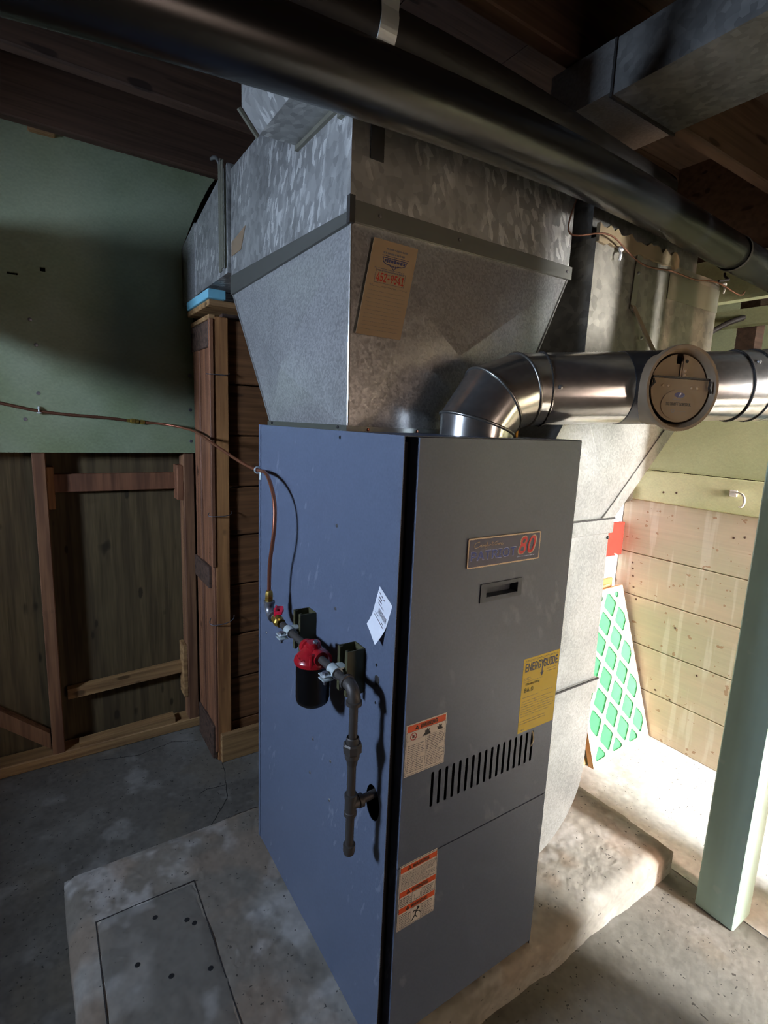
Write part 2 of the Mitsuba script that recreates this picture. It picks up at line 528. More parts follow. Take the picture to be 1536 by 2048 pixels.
obj('brace', hexa([(-1.0, 1.64, 0.36), (-0.56, 1.64, -0.05), (-0.56, 1.64, 0.02), (-1.0, 1.64, 0.43)],
                  [(-1.0, 1.68, 0.36), (-0.56, 1.68, -0.05), (-0.56, 1.68, 0.02), (-1.0, 1.68, 0.43)]), 'wood_stud', wb)
solo('scrap_board', hexa([(-0.46, 1.604, -0.054), (-0.08, 1.604, -0.054), (-0.08, 1.604, -0.028), (-0.46, 1.604, -0.036)],
                         [(-0.46, 1.65, -0.054), (-0.08, 1.66, -0.054), (-0.08, 1.66, -0.028), (-0.46, 1.65, -0.036)]), 'wood_pale_x',
     'loose pale wood strip lying on the sole plate of the open stud wall', 'board')

# walls outside the frame, window openings, added fill door and light blockers
WLy0, WLy1, WLz0, WLz1 = 0.26, 0.62, 1.40, 1.70
struct('wall_left', cat([bx(-1.7, -1.6, -2.8, 0.08, ZF, 2.5), bx(-1.7, -1.6, 0.80, 1.9, ZF, 2.5), bx(-1.7, -1.6, 0.08, 0.80, ZF, 1.08), bx(-1.7, -1.6, 0.08, 0.80, WLz1, 2.5)]),
       'old_dark_boards', label='boarded wall on the left with a small high window')
w1 = shell('window_1', 'small basement window in the left wall, its deep reveal added to shade the joists')  # deep reveal added to keep window light off the joists
obj('shading_reveal', cat([bx(-2.05, -1.6, 0.05, 0.08, 1.05, 1.73), bx(-2.05, -1.6, 0.80, 0.83, 1.05, 1.73), bx(-2.05, -1.6, 0.05, 0.83, 1.05, 1.08), bx(-2.05, -1.6, 0.05, 0.83, WLz1, 1.73),
                   bx(-2.05, -1.99, 0.08, 0.80, 1.08, WLz0), bx(-2.05, -1.99, 0.08, WLy0, WLz0, WLz1), bx(-2.05, -1.99, WLy1, 0.80, WLz0, WLz1)]), 'old_dark_boards', w1)
obj('frame', cat([bx(-2.0, -1.97, WLy0, WLy0 + 0.02, WLz0, WLz1), bx(-2.0, -1.97, WLy1 - 0.02, WLy1, WLz0, WLz1), bx(-2.0, -1.97, WLy0, WLy1, WLz0, WLz0 + 0.02), bx(-2.0, -1.97, WLy0, WLy1, WLz1 - 0.02, WLz1)]), 'window_frame', w1)
k = obj('pane', bx(-1.992, -1.986, WLy0 + 0.02, WLy1 - 0.02, WLz0 + 0.02, WLz1 - 0.02), 'window_frame', w1)
scene[k]['emitter'] = {'type': 'area', 'radiance': {'type': 'rgb', 'value': L_LEFT}}
WRx0, WRx1, WRz0, WRz1 = 1.12, 1.42, 0.8, 2.1
DX0, DX1, DZ1 = 0.52, 0.98, 1.6
WAx0, WAx1 = 1.52, 1.84
struct('wall_front', cat([bx(-1.6, DX0, -2.9, -2.8, ZF, 2.5), bx(DX0, DX1, -2.9, -2.8, DZ1, 2.5), bx(DX1, WRx0, -2.9, -2.8, ZF, 2.5), bx(WRx1, WAx0, -2.9, -2.8, ZF, 2.5), bx(WAx1, 2.7, -2.9, -2.8, ZF, 2.5),
                          bx(WRx0, WRx1, -2.9, -2.8, ZF, WRz0), bx(WRx0, WRx1, -2.9, -2.8, WRz1, 2.5), bx(WAx0, WAx1, -2.9, -2.8, ZF, WRz0), bx(WAx0, WAx1, -2.9, -2.8, WRz1, 2.5)]), 'old_dark_boards', label='dark boarded wall behind the camera')
for nm, x0, x1, lab, rad in (('window_2', WRx0, WRx1, 'unseen window in the wall behind the camera, tinted warm to add a pink glow', L_RIGHT), ('window_3', WAx0, WAx1, 'bright window at the end of the alcove passage', L_ALCOVE)):  # the first is tinted warm to put a glow on the ducts
    w2 = shell(nm, lab)
    obj('frame', cat([bx(x0, x0 + 0.03, -2.87, -2.82, WRz0, WRz1), bx(x1 - 0.03, x1, -2.87, -2.82, WRz0, WRz1), bx(x0, x1, -2.87, -2.82, WRz0, WRz0 + 0.03), bx(x0, x1, -2.87, -2.82, WRz1 - 0.03, WRz1)]), 'window_frame', w2)
    k = obj('pane', bx(x0 + 0.03, x1 - 0.03, -2.86, -2.854, WRz0 + 0.03, WRz1 - 0.03), 'window_frame', w2)
    scene[k]['emitter'] = {'type': 'area', 'radiance': {'type': 'rgb', 'value': rad}}
d1 = shell('fill_door_1', 'unseen glazed door added behind the camera as front fill')  # unseen door added as a warm fill for front faces
obj('frame', cat([bx(DX0, DX0 + 0.05, -2.87, -2.82, ZF, DZ1), bx(DX1 - 0.05, DX1, -2.87, -2.82, ZF, DZ1), bx(DX0, DX1, -2.87, -2.82, DZ1 - 0.05, DZ1), bx(DX0, DX1, -2.87, -2.82, ZF, 0.3)]), 'window_frame', d1)
k = obj('pane', bx(DX0 + 0.05, DX1 - 0.05, -2.86, -2.854, 0.3, DZ1 - 0.05), 'window_frame', d1)
scene[k]['emitter'] = {'type': 'area', 'radiance': {'type': 'rgb', 'value': L_FILL}}
struct('blocking_partition', bx(1.0, 1.06, -2.8, -1.04, ZF, 2.25), 'old_dark_boards', label='unseen partition added right of the camera to block window light')  # added out of view to block window light from the furnace front
struct('blocking_stub', bx(1.30, 1.46, -1.0, -0.88, ZF, 2.25), 'mint_post_paint', label='unseen wall stub added to cut the edge of the alcove light')  # added out of view to shape the alcove beam
struct('light_blocker_1', prism(Polygon([(1.08, 1.82), (1.08, 1.42), (1.5, 1.64), (1.585, 1.68), (1.585, 1.90), (1.45, 1.885)]), 0.16, 'yz+', (-0.88, 0, 0)), 'old_dark_boards', label='unseen block added left of the frame to shade the green wall')  # added out of view, shaped to cast the shadow on the drywall

# right wall: painted planks, a board, green wall and a dark recess above
wr = shell('wall_right', 'plank wall on the right, painted beige and green')
edges = [1.03, 0.768, 0.561, 0.33, 0.116, ZF]
for i in range(5):
    gap = 0.0012
    for y0, y1 in ((-2.8, -1.2), (-1.198, 0.74)):
        obj('plank', bx(1.86, 1.885, y0, y1, edges[i + 1] + gap, edges[i] - gap, 0.003), 'plank_beige_paint', wr)
obj('sheathing', bx(1.89, 1.92, -2.8, 1.9, ZF, 1.62), 'wood_dark_plate', wr)
obj('rail_board', bx(1.846, 1.88, -2.8, 0.728, 1.03, 1.172, 0.004), 'green_board_paint', wr)
obj('upper_panel', bx(1.866, 1.885, -2.8, 0.74, 1.175, 1.62), 'green_wall_right', wr)
obj('header', bx(1.85, 1.9, -2.8, 0.74, 1.885, 2.06), 'green_wall_right', wr)
obj('header_board', bx(1.86, 1.9, -2.8, 0.74, 2.06, 2.5), 'wood_joist', wr)
obj('recess_back', bx(2.55, 2.6, -1.0, 1.9, 1.5, 2.3), 'green_wall_right', wr)
obj('recess_ledge', bx(1.9, 2.6, -1.0, 1.9, 1.58, 1.62), 'green_wall_right', wr)
obj('recess_post', bx(2.2, 2.28, 0.42, 0.5, 1.62, 2.2), 'wood_dark_plate', wr)
obj('recess_beam', bx(2.1, 2.16, -0.6, 1.3, 1.83, 1.9), 'green_wall_right', wr)
for (y, z) in ((0.49, 1.085), (0.548, 1.08), (0.20, 0.94), (0.24, 0.93), (0.66, 0.72), (0.655, 0.69), (0.65, 0.655), (0.64, 0.6), (0.62, 0.545), (0.47, 0.14), (0.40, 0.125), (0.3, 0.29), (0.42, 0.47)):
    obj('nail_hole', lathe([(0.0, 0.0012), (0.004, 0.001), (0.005, 0)], (1.846 if z > 1.03 else 1.86, y, z), (-1, 0, 0), 8), 'wood_dark_plate', wr)
wa = shell('wall_alcove', 'white painted end wall of the alcove behind the air filters')
obj('panel', bx(0.6, 1.9, 0.742, 0.78, ZF, 1.17), 'white_wall', wa)
obj('upper_panel', bx(0.6, 1.9, 0.742, 0.78, 1.17, 2.5), 'wood_dark_plate', wa)
obj('band', bx(1.5, 1.858, 0.722, 0.742, 0.745, 0.91, 0.003), 'red_board', wa)
struct('wall_far', bx(0.4, 2.7, 1.8, 1.9, ZF, 2.5), 'wood_dark_panel', label='dark far wall behind the ducts')
struct('wall_end', bx(2.6, 2.7, -2.8, 1.9, ZF, 2.5), 'green_wall_right', label='green end wall beyond the right wall')

# ceiling: subfloor boards on joists
ce = shell('ceiling', 'dark wooden joists and subfloor overhead')
for i in range(11):
    x0 = -1.6 + i * 0.394
    obj('subfloor_board', bx(x0 + 0.002, x0 + 0.392, -2.8, 1.9, 2.47, 2.50), 'wood_dark_plate', ce)
for i in range(11):
    y = -2.61 + 0.41 * i
    if y > 1.5:
        continue
    obj('joist', bx(-1.6, 2.6, y, y + 0.045, 2.255, 2.47, 0.004), 'wood_joist', ce)
struct('light_blocker_2', bx(-1.6, 1.86, -1.35, -0.86, 1.68, 2.25, 0.004), 'wood_joist', label='unseen beam added behind the camera to keep light off the ceiling')  # added out of view to hold fill light off joists and pipes
obj('rim_plate', bx(-1.6, 0.45, 1.575, 1.68, 2.28, 2.33, 0.004), 'wood_joist', ce)
obj('rim_joist', bx(-1.6, 2.6, 1.60, 1.65, 2.33, 2.47), 'wood_dark_plate', ce)
obj('plate_scrap', bx(-0.50, -0.42, 1.56, 1.60, 2.262, 2.284, 0.004), 'wood_pale_x', ce)
obj('plate_scrap', bx(0.14, 0.19, 1.54, 1.60, 2.23, 2.29, 0.004), 'wood_pale_x', ce)

# ================================================================== CONCRETE PAD
pad = thing('equipment_pad', 'raised rough concrete pad under the furnace, with a square darker patch', 'concrete pad')


def rough_slab(x0, x1, y0, y1, z0, z1, holes, seed, amp=0.006, step=0.02, rad=0.03):
    """A slab whose top and edges are uneven: a height field with skirts."""
    nx, ny = int((x1 - x0) / step) + 1, int((y1 - y0) / step) + 1
    X, Y = np.meshgrid(np.linspace(x0, x1, nx), np.linspace(y0, y1, ny), indexing='ij')
    edge = np.minimum.reduce([X - x0, x1 - X, Y - y0, y1 - Y])
    wob = meshkit.fbm(np.stack([X * 9, Y * 9, X * 0 + seed], -1), 4, seed) - 0.5
    fine = meshkit.fbm(np.stack([X * 40, Y * 40, X * 0], -1), 3, seed + 5) - 0.5
    drop = np.clip((rad - edge) / rad, 0, 1) ** 2 * rad * 0.5
    Z = z1 + wob * amp + fine * amp * 0.5 - drop * (0.7 + 1.2 * (fine + 0.5))
    Xo = X + np.where(edge < step * 0.5, wob * 0.025, 0) * ((X == x1) | (X == x0))
    Yo = Y + np.where(edge < step * 0.5, wob * 0.022, 0) * ((Y == y1) | (Y == y0))
    V = np.stack([Xo, Yo, Z], -1).reshape(-1, 3)
    idx = np.arange(nx * ny).reshape(nx, ny)
    q = np.stack([idx[:-1, :-1], idx[1:, :-1], idx[1:, 1:], idx[:-1, 1:]], -1).reshape(-1, 4)
    rim = np.concatenate([idx[:, 0], idx[-1, 1:], idx[-2::-1, -1], idx[0, -2:0:-1]])
    low = V[rim].copy()
    low[:, 2] = z0
    m = len(rim)
    b = len(V) + np.arange(m)
    side = np.stack([rim, b, np.roll(b, -1), np.roll(rim, -1)], -1)
    V = np.vstack([V, low])
    Q = np.vstack([q, side])
    mesh = trimesh.Trimesh(V, np.vstack([Q[:, [0, 1, 2]], Q[:, [0, 2, 3]]]), process=False)
    mesh.fix_normals()
    return mesh


obj('slab', rough_slab(-0.536, 1.152, -0.018, 0.862, ZF, 0.0, [], 3), 'pad_concrete', pad, 40)
pt = obj('patch', rough_slab(-0.475, -0.224, 0.02, 0.648, -0.03, 0.005, [], 11, 0.003, 0.015, 0.008), 'patch_concrete', pad, 40, label='smooth dark square patch with drilled holes')
scene['patch_hole_material'] = scene['black_interior']
for (x, y) in ((-0.34, 0.58), (-0.27, 0.53), (-0.255, 0.51), (-0.40, 0.47), (-0.335, 0.40), (-0.25, 0.37)):
    obj('anchor_hole', lathe([(0.0, 0.0015), (0.006, 0.0012), (0.008, 0)], (x, y, 0.0045), (0, 0, 1), 10), 'black_interior', pt)
obj('seam', cat([bx(-0.477, -0.4745, 0.02, 0.65, -0.01, 0.002), bx(-0.2245, -0.222, 0.02, 0.65, -0.01, 0.002), bx(-0.477, -0.222, 0.647, 0.650, -0.01, 0.002)]), 'dark_seam', pt)

# ================================================================== FURNACE
H = 1.3216
fu = thing('furnace', 'tall blue and grey upright furnace standing on the concrete pad', 'furnace')
hole = affinity.scale(Point(0.06, 0.577).buffer(1, 24), 0.025, 0.039)
side = sbox(0.008, 0.0, 0.724, H).difference(hole)
sp = obj('side_panel', prism(side, 0.0015, 'yz+', (0, 0, 0)), 'casing_paint_side', fu)
obj('panel_hem', cat([bx(-0.0012, 0, 0.712, 0.724, 0.0, H), bx(-0.0005, 0.0, 0.7085, 0.7095, 0, H)]), 'casing_paint_side', sp)
obj('side_panel', bx(0.4805, 0.482, 0.008, 0.724, 0, H), 'casing_paint_side', fu)
obj('back_panel', bx(0, 0.482, 0.7225, 0.724, 0, H), 'casing_paint_side', fu)
top = sbox(0, 0.008, 0.482, 0.724).difference(Point(0.2739, 0.125).buffer(0.079, 32)).difference(sbox(0.02, 0.245, 0.46, 0.66))
obj('top_panel', prism(top, 0.0015, 'xy', (0, 0, H - 0.0015)), 'casing_paint_side', fu)
obj('front_frame', cat([bx(0.0015, 0.03, 0.034, 0.036, 0, H - 0.002), bx(0.46, 0.4805, 0.034, 0.036, 0, H - 0.002), bx(0.0015, 0.4805, 0.034, 0.05, 0, 0.03), bx(0.0015, 0.4805, 0.034, 0.05, 1.29, H - 0.002)]), 'black_interior', fu, label='dark recessed front frame')
obj('inner_divider', cat([bx(0.0015, 0.4805, 0.30, 0.302, 0.03, 1.29), bx(0.0015, 0.4805, 0.036, 0.30, 0.44, 0.45)]), 'black_interior', fu)
obj('base_rail', bx(0.002, 0.48, 0.02, 0.72, 0.0, 0.01), 'dull_zinc', fu)

# doors: the upper one has 17 slots and an opening for its pull
up = sbox(0.028, 0.457, 0.472, 1.3195)
for i in range(17):
    x = 0.1045 + i * (0.402 - 0.1045) / 16
    up = up.difference(shapely.LineString([(x, 0.571), (x, 0.643)]).buffer(0.0036, 6))
pull = sbox(0.214, 1.001, 0.305, 1.022)
up = up.difference(pull)
dr_ = obj('upper_door', cat([prism(up, 0.0015, 'xz-', (0, 0.0015, 0)), bx(0.028, 0.0295, 0.0015, 0.03, 0.457, 1.3195), bx(0.4705, 0.472, 0.0015, 0.03, 0.457, 1.3195), bx(0.028, 0.472, 0.0015, 0.03, 1.318, 1.3195), bx(0.028, 0.472, 0.0015, 0.03, 0.457, 0.4585)]), 'casing_paint_front', fu)
obj('edge', bx(0.0268, 0.028, -0.001, 0.03, 0.457, 1.3195), 'casing_paint_side', dr_)
ld = obj('lower_door', cat([bx(0.028, 0.472, 0, 0.0015, 0.024, 0.4545), bx(0.028, 0.0295, 0.0015, 0.03, 0.024, 0.4545), bx(0.4705, 0.472, 0.0015, 0.03, 0.024, 0.4545), bx(0.028, 0.472, 0.0015, 0.03, 0.453, 0.4545)]), 'casing_paint_front', fu)
obj('edge', bx(0.0268, 0.028, -0.001, 0.03, 0.024, 0.4545), 'casing_paint_side', ld)
obj('groove_strip', bx(0.004, 0.026, 0.026, 0.034, 0.02, 1.31), 'black_interior', fu)  # black strip set in the groove left of the doors
hf = sbox(0.198, 0.991, 0.317, 1.03).difference(pull)
obj('door_pull', cat([prism(hf, 0.0022, 'xz-', (0, 0, 0)), bx(0.214, 0.305, 0.018, 0.02, 1.0, 1.023), bx(0.212, 0.214, 0, 0.02, 1.0, 1.023), bx(0.305, 0.307, 0, 0.02, 1.0, 1.023),
                      bx(0.214, 0.305, 0, 0.02, 1.022, 1.024), bx(0.214, 0.305, 0, 0.02, 0.999, 1.001)]), 'handle_grey', dr_, label='grey recessed pull')
obj('wire_loop', tube([(0.400, 0.006, 0.60), (0.4015, -0.001, 0.612), (0.4025, -0.0022, 0.632), (0.400, 0.004, 0.648)], 0.0018, 8, spline=14), 'wire_cream', fu, True, label='cream wire poking out of the end slot')
obj('slot_wire', tube([(0.226, 0.004, 0.60), (0.227, 0.002, 0.63), (0.2275, 0.004, 0.646)], 0.0014, 6), 'iron_light', fu)
for (y, z) in ((0.244, 1.119), (0.24, 0.933), (0.353, 0.459), (0.245, 0.557), (0.245, 0.455), (0.64, 0.9), (0.66, 0.72), (0.34, 0.56)):
    obj('screw', lathe([(0.0, 0.0022), (0.003, 0.002), (0.0042, 0.0005), (0.0042, 0)], (0, y, z), (-1, 0, 0), 10), 'screw_steel', sp)
for (y, z, r) in ((0.241, 1.308, 0.004), (0.066, 0.875, 0.003), (0.065, 0.836, 0.003), (0.064, 0.796, 0.003), (0.062, 0.846, 0.009)):
    obj('plug', lathe([(0.0, 0.0009), (r * 0.8, 0.0008), (r, 0)], (0, y, z), (-1, 0, 0), 12), 'black_interior' if r < 0.008 else 'dark_seam', sp)

# nameplate
npk = 'furnace__nameplate'
R = lambda x0, z0, x1, z1, r: sbox(x0 + r, z0 + r, x1 - r, z1 - r).buffer(r, 6)
Y0 = -0.0002
scene[npk] = mikit.ply(prism(R(0.155, 1.067, 0.362, 1.128, 0.004), 0.003, 'xz-', (0, 0, 0)), 'badge_cream')
labels[npk] = {'label': 'navy nameplate with a cream border and red number'}
obj('face', prism(R(0.158, 1.070, 0.359, 1.125, 0.003), 0.0005, 'xz-', (0, -0.003, 0)), 'badge_navy', npk)
W = lambda t, h, x, z, fit, **k: text(t, h, 'xz-', (x, k.pop('y', -0.0035), z), fit=fit, **k)
obj('lettering', W('PATRIOT', 0.0185, 0.1625, 1.0825, 0.126, bold=True), 'badge_outline', npk)
obj('lettering', W('PATRIOT', 0.0172, 0.1632, 1.0832, 0.1245, y=-0.0038), 'badge_blue', npk)
obj('lettering', W('80', 0.037, 0.292, 1.0835, 0.052, bold=True, shear=0.22), 'badge_cream', npk)
obj('lettering', W('80', 0.034, 0.2945, 1.0850, 0.047, bold=True, shear=0.22, y=-0.0038), 'badge_red', npk)
script = [(0.1705, 1.1085), (0.168, 1.1110), (0.1715, 1.1165), (0.180, 1.1190), (0.183, 1.117)]


def pen(points, r=0.0007, y=-0.0037, n=40):
    return tube([(x, y, z) for x, z in points], r, 6, spline=n)


letters = [[(0.184, 1.1195), (0.176, 1.1185), (0.170, 1.1125), (0.172, 1.1085), (0.180, 1.109), (0.186, 1.1115), (0.190, 1.113), (0.188, 1.110), (0.192, 1.110), (0.194, 1.113), (0.196, 1.110), (0.198, 1.113), (0.2005, 1.110), (0.204, 1.118), (0.201, 1.104), (0.199, 1.106), (0.206, 1.112), (0.2095, 1.110), (0.213, 1.113), (0.216, 1.111), (0.2195, 1.117), (0.218, 1.111), (0.222, 1.1115)],
           [(0.2165, 1.115), (0.2225, 1.115)],
           [(0.2345, 1.1165), (0.229, 1.1165), (0.2255, 1.1125), (0.229, 1.110), (0.233, 1.114), (0.2345, 1.110), (0.238, 1.1135), (0.2375, 1.110), (0.2415, 1.113), (0.243, 1.110), (0.246, 1.113), (0.2445, 1.110), (0.249, 1.1105)]]
obj('script_lettering', cat([pen(l, n=6 * len(l)) for l in letters]), 'badge_cream', npk, True)
obj('small_print', prism(fine_print(0.293, 0.346, 1.0765, 1.0795, 1, 5), 0.0003, 'xz-', (0, -0.0035, 0)), 'badge_outline', npk)

# yellow energy label
yl = obj('energy_label', prism(sbox(0.349, 0.653, 0.4705, 0.835), 0.0004, 'xz-', (0, 0, 0)), 'label_yellow', fu, label='yellow ENERGYGUIDE label')
Wy = lambda t, h, x, z, fit=None, **k: text(t, h, 'xz-', (x, -0.0004, z), fit=fit, **k)
obj('lettering', cat([Wy('ENERG', 0.019, 0.356, 0.803, 0.052, bold=True), Wy('GUIDE', 0.019, 0.4165, 0.803, 0.049, bold=True), Wy('Y', 0.0195, 0.4075, 0.803, 0.0115, bold=True)]), 'ink_navy', yl)
obj('arrow', prism(Polygon([(0.4118, 0.806), (0.4150, 0.806), (0.4150, 0.790), (0.4195, 0.7925), (0.4134, 0.781), (0.4073, 0.7925), (0.4118, 0.790)]), 0.0004, 'xz-', (0, -0.0004, 0)), 'ink_navy', yl)
obj('lettering', cat([Wy('84.0', 0.0105, 0.358, 0.752, 0.03), Wy('Efficiency Rating', 0.0052, 0.362, 0.769, 0.045)]), 'ink_black', yl)
fp = shapely.union_all([fine_print(0.354, 0.380, 0.781, 0.789, 2, 1, 0.3), fine_print(0.43, 0.464, 0.786, 0.798, 2, 2, 0.25), fine_print(0.354, 0.465, 0.690, 0.733, 7, 3, 0.16), fine_print(0.354, 0.44, 0.672, 0.684, 2, 4, 0.2), fine_print(0.36, 0.373, 0.657, 0.661, 1, 8, 0.5),
                        sbox(0.354, 0.7775, 0.418, 0.7780), sbox(0.354, 0.7395, 0.408, 0.7402), sbox(0.418, 0.742, 0.458, 0.7424), sbox(0.3525, 0.826, 0.467, 0.8265), fine_print(0.355, 0.464, 0.8278, 0.8305, 1, 9, 0.5)])
obj('fine_print', prism(fp, 0.0002, 'xz-', (0, -0.0004, 0)), 'ink_grey', yl)


def tri(x, z, sz):
    return Polygon([(x, z), (x + sz, z), (x + sz / 2, z + sz * 0.9)])


def warn_band(lab, x0, x1, z0, z1):
    obj('orange_band', prism(sbox(x0, z0, x1, z1), 0.0003, 'xz-', (0, -0.0005, 0)), 'label_orange', lab)
    h = (z1 - z0) * 0.62
    m = (z0 + z1) / 2 - h / 2
    obj('lettering', cat([text('WARNING', h, 'xz-', ((x0 + x1) / 2 - 0.016, -0.0008, m), fit=0.042, bold=True), prism(tri((x0 + x1) / 2 - 0.029, m, 0.0095).difference(tri((x0 + x1) / 2 - 0.0262, m + 0.0018, 0.004)), 0.0004, 'xz-', (0, -0.0008, 0))]), 'ink_black', lab)


def frame_lines(rs):
    return shapely.union_all([sbox(*r).exterior.buffer(0.0004) for r in rs])


wl = obj('warning_label', prism(sbox(0.031, 0.660, 0.131, 0.771), 0.0004, 'xz-', (0, 0, 0)), 'label_cream', fu, label='cream and orange WARNING label with three pictograms')
warn_band(wl, 0.0335, 0.1285, 0.755, 0.7685)
obj('fine_print', prism(shapely.union_all([fine_print(0.036, 0.078, 0.666, 0.727, 15, 21, 0.5), fine_print(0.083, 0.127, 0.666, 0.734, 18, 22, 0.55), frame_lines([(0.033, 0.6625, 0.129, 0.7545)]), sbox(0.0802, 0.6625, 0.0808, 0.736), sbox(0.033, 0.7355, 0.129, 0.736)]), 0.0002, 'xz-', (0, -0.0004, 0)), 'ink_grey', wl)
ringp = Point(0.049, 0.744).buffer(0.0078).difference(Point(0.049, 0.744).buffer(0.0064)).union(shapely.LineString([(0.0442, 0.7488), (0.0538, 0.7392)]).buffer(0.0006))
obj('prohibition_sign', prism(ringp, 0.0003, 'xz-', (0, -0.0006, 0)), 'ink_red', wl)
blob = Polygon([(0.071, 0.7375), (0.0915, 0.7375), (0.0905, 0.742), (0.0875, 0.745), (0.0885, 0.7505), (0.085, 0.7475), (0.0825, 0.7515), (0.0805, 0.747), (0.0775, 0.749), (0.0775, 0.743)])
blob2 = Polygon([(0.108, 0.7405), (0.122, 0.7385), (0.1225, 0.742), (0.119, 0.744), (0.120, 0.7485), (0.117, 0.7505), (0.1145, 0.7475), (0.112, 0.751), (0.112, 0.746), (0.107, 0.7475), (0.110, 0.7435)])
obj('pictogram', prism(shapely.union_all([sbox(0.0465, 0.741, 0.0515, 0.746), blob, blob2]), 0.0003, 'xz-', (0, -0.0004, 0)), 'ink_black', wl)
w2l = obj('warning_label', prism(sbox(0.033, 0.304, 0.1315, 0.459), 0.0004, 'xz-', (0, -0.0001, 0)), 'label_cream', fu, label='tall cream and orange label with three WARNING bands')
for z0 in (0.441, 0.3835, 0.3445):
    warn_band(w2l, 0.0355, 0.1290, z0, z0 + 0.0125)
obj('fine_print', prism(shapely.union_all([fine_print(0.038, 0.1265, 0.3985, 0.438, 11, 31, 0.45), fine_print(0.038, 0.066, 0.3585, 0.381, 5, 32, 0.6), fine_print(0.097, 0.1265, 0.3585, 0.381, 5, 33, 0.6), fine_print(0.038, 0.066, 0.3075, 0.342, 8, 34, 0.5), fine_print(0.096, 0.1265, 0.3075, 0.342, 8, 35, 0.5),
                                        frame_lines([(0.0352, 0.3062, 0.1295, 0.457), (0.068, 0.358, 0.094, 0.3825), (0.068, 0.3065, 0.094, 0.3435)]), frame_lines([(0.074, 0.362, 0.09, 0.379)]).intersection(sbox(0, 0, 1, 0.374))]), 0.0002, 'xz-', (0, -0.0009, 0)), 'ink_grey', w2l)
fig = shapely.union_all([shapely.LineString([(0.071, 0.3125), (0.079, 0.322), (0.082, 0.331), (0.0885, 0.3365)]).buffer(0.0013), shapely.LineString([(0.079, 0.322), (0.084, 0.315)]).buffer(0.0012), shapely.LineString([(0.082, 0.331), (0.0765, 0.334), (0.074, 0.331)]).buffer(0.001), Point(0.0855, 0.3385).buffer(0.002), shapely.LineString([(0.083, 0.330), (0.09, 0.327), (0.0925, 0.3225)]).buffer(0.001)])
obj('pictogram', prism(fig, 0.0003, 'xz-', (0, -0.0009, 0)), 'ink_black', w2l)

# curled white price sticker on the side panel
SW, SH = 0.062, 0.092
gu, gv = np.linspace(-SW / 2, SW / 2, 9), np.linspace(-SH / 2, SH / 2, 21)
ca, sa = math.cos(math.radians(-24)), math.sin(math.radians(-24))


def side_pt(u, v, lift=0.0):
    """u to the right as seen from the camera (towards -y), v up."""
    a, b = ca * u - sa * v, sa * u + ca * v
    peel = max(0.0, -v + 0.25 * u - 0.006) ** 2 * 7.0 + 0.0004
    return (-(peel + lift), 0.058 - a * 0.8, 0.981 + b)


def side_sheet(us, vs, lift, th):
    V = np.array([side_pt(u, v, lift + t) for t in (0, th) for v in vs for u in us])
    n, m = len(us), len(vs)
    F = []
    for L in (0, 1):
        for j in range(m - 1):
            for i in range(n - 1):
                a = L * n * m + j * n + i
                F += [[a, a + 1, a + n + 1], [a, a + n + 1, a + n]]
    return trimesh.Trimesh(V, F, process=False)


stk = obj('price_sticker', side_sheet(gu, gv, 0, 0.0002), 'sticker_white', fu, label='white curled barcode sticker peeling off the blue side')
bits = []
for i in range(14):
    bits.append(side_sheet(np.linspace(-0.012 + i * 0.0027, -0.012 + i * 0.0027 + 0.0014, 2), np.linspace(-0.004, 0.008, 4), 0.0004, 0.0001))
for (u0, u1, v) in ((-0.024, -0.018, 0.034), (-0.014, -0.008, 0.033), (-0.004, 0.001, 0.032), (-0.022, -0.008, 0.026), (-0.022, -0.007, 0.020), (-0.02, 0.006, 0.014), (-0.022, -0.006, -0.010), (0.008, 0.02, -0.012), (-0.024, 0.022, -0.0165)):
    bits.append(side_sheet(np.linspace(u0, u1, 3), np.linspace(v, v + (0.0028 if v > 0.016 else 0.0016), 2), 0.0004, 0.0001))
obj('fine_print', cat(bits), 'ink_grey', stk)

# ================================================================== SUPPLY PLENUM
PY = 0.237
pl_ = thing('supply_plenum', 'galvanized sheet metal plenum flaring up from the furnace top, with a paper service sticker', 'duct')
b0 = np.array([(0.016, PY, H), (0.47, PY, H), (0.47, 0.667, H), (0.016, 0.667, H)])
t0 = np.array([(0.010, PY, 1.727), (0.660, PY, 1.731), (0.660, 0.985, 1.72), (0.010, 0.985, 1.72)])


def crossed(q, centre, normal, amt):
    """A sheet face creased along its diagonals."""
    V = np.vstack([q, np.asarray(centre) + np.asarray(normal) * amt])
    return trimesh.Trimesh(V, [[0, 1, 4], [1, 2, 4], [2, 3, 4], [3, 0, 4]], process=False)


tr = obj('transition', cat([crossed([b0[0], b0[1], t0[1], t0[0]], (0.30, PY, 1.50), (0, -1, 0), 0.010), crossed([b0[3], b0[0], t0[0], t0[3]], (0.0125, 0.532, 1.468), (-1, 0, 0), 0.03),
                            crossed([b0[1], b0[2], t0[2], t0[1]], (0.56, 0.5, 1.53), (1, 0, -0.4), 0.007), crossed([b0[2], b0[3], t0[3], t0[2]], (0.26, 0.82, 1.52), (0, 1, -0.6), 0.007)]), 'galvanized_bright', pl_, label='bright creased metal transition')
for q, (dx, dy) in ((0, (-1, -1)), (3, (-1, 1)), (1, (1, -1))):
    obj('corner_seam', tube([b0[q] + (dx * 0.001, dy * 0.001, 0), t0[q] + (dx * 0.001, dy * 0.001, 0)], 0.003, 6), 'galvanized_soft', tr)
obj('base_flange', cat([bx(0.006, 0.018, 0.225, 0.675, H, H + 0.012), bx(0.006, 0.478, 0.228, 0.24, H, H + 0.010)]), 'galvanized_seam', tr)
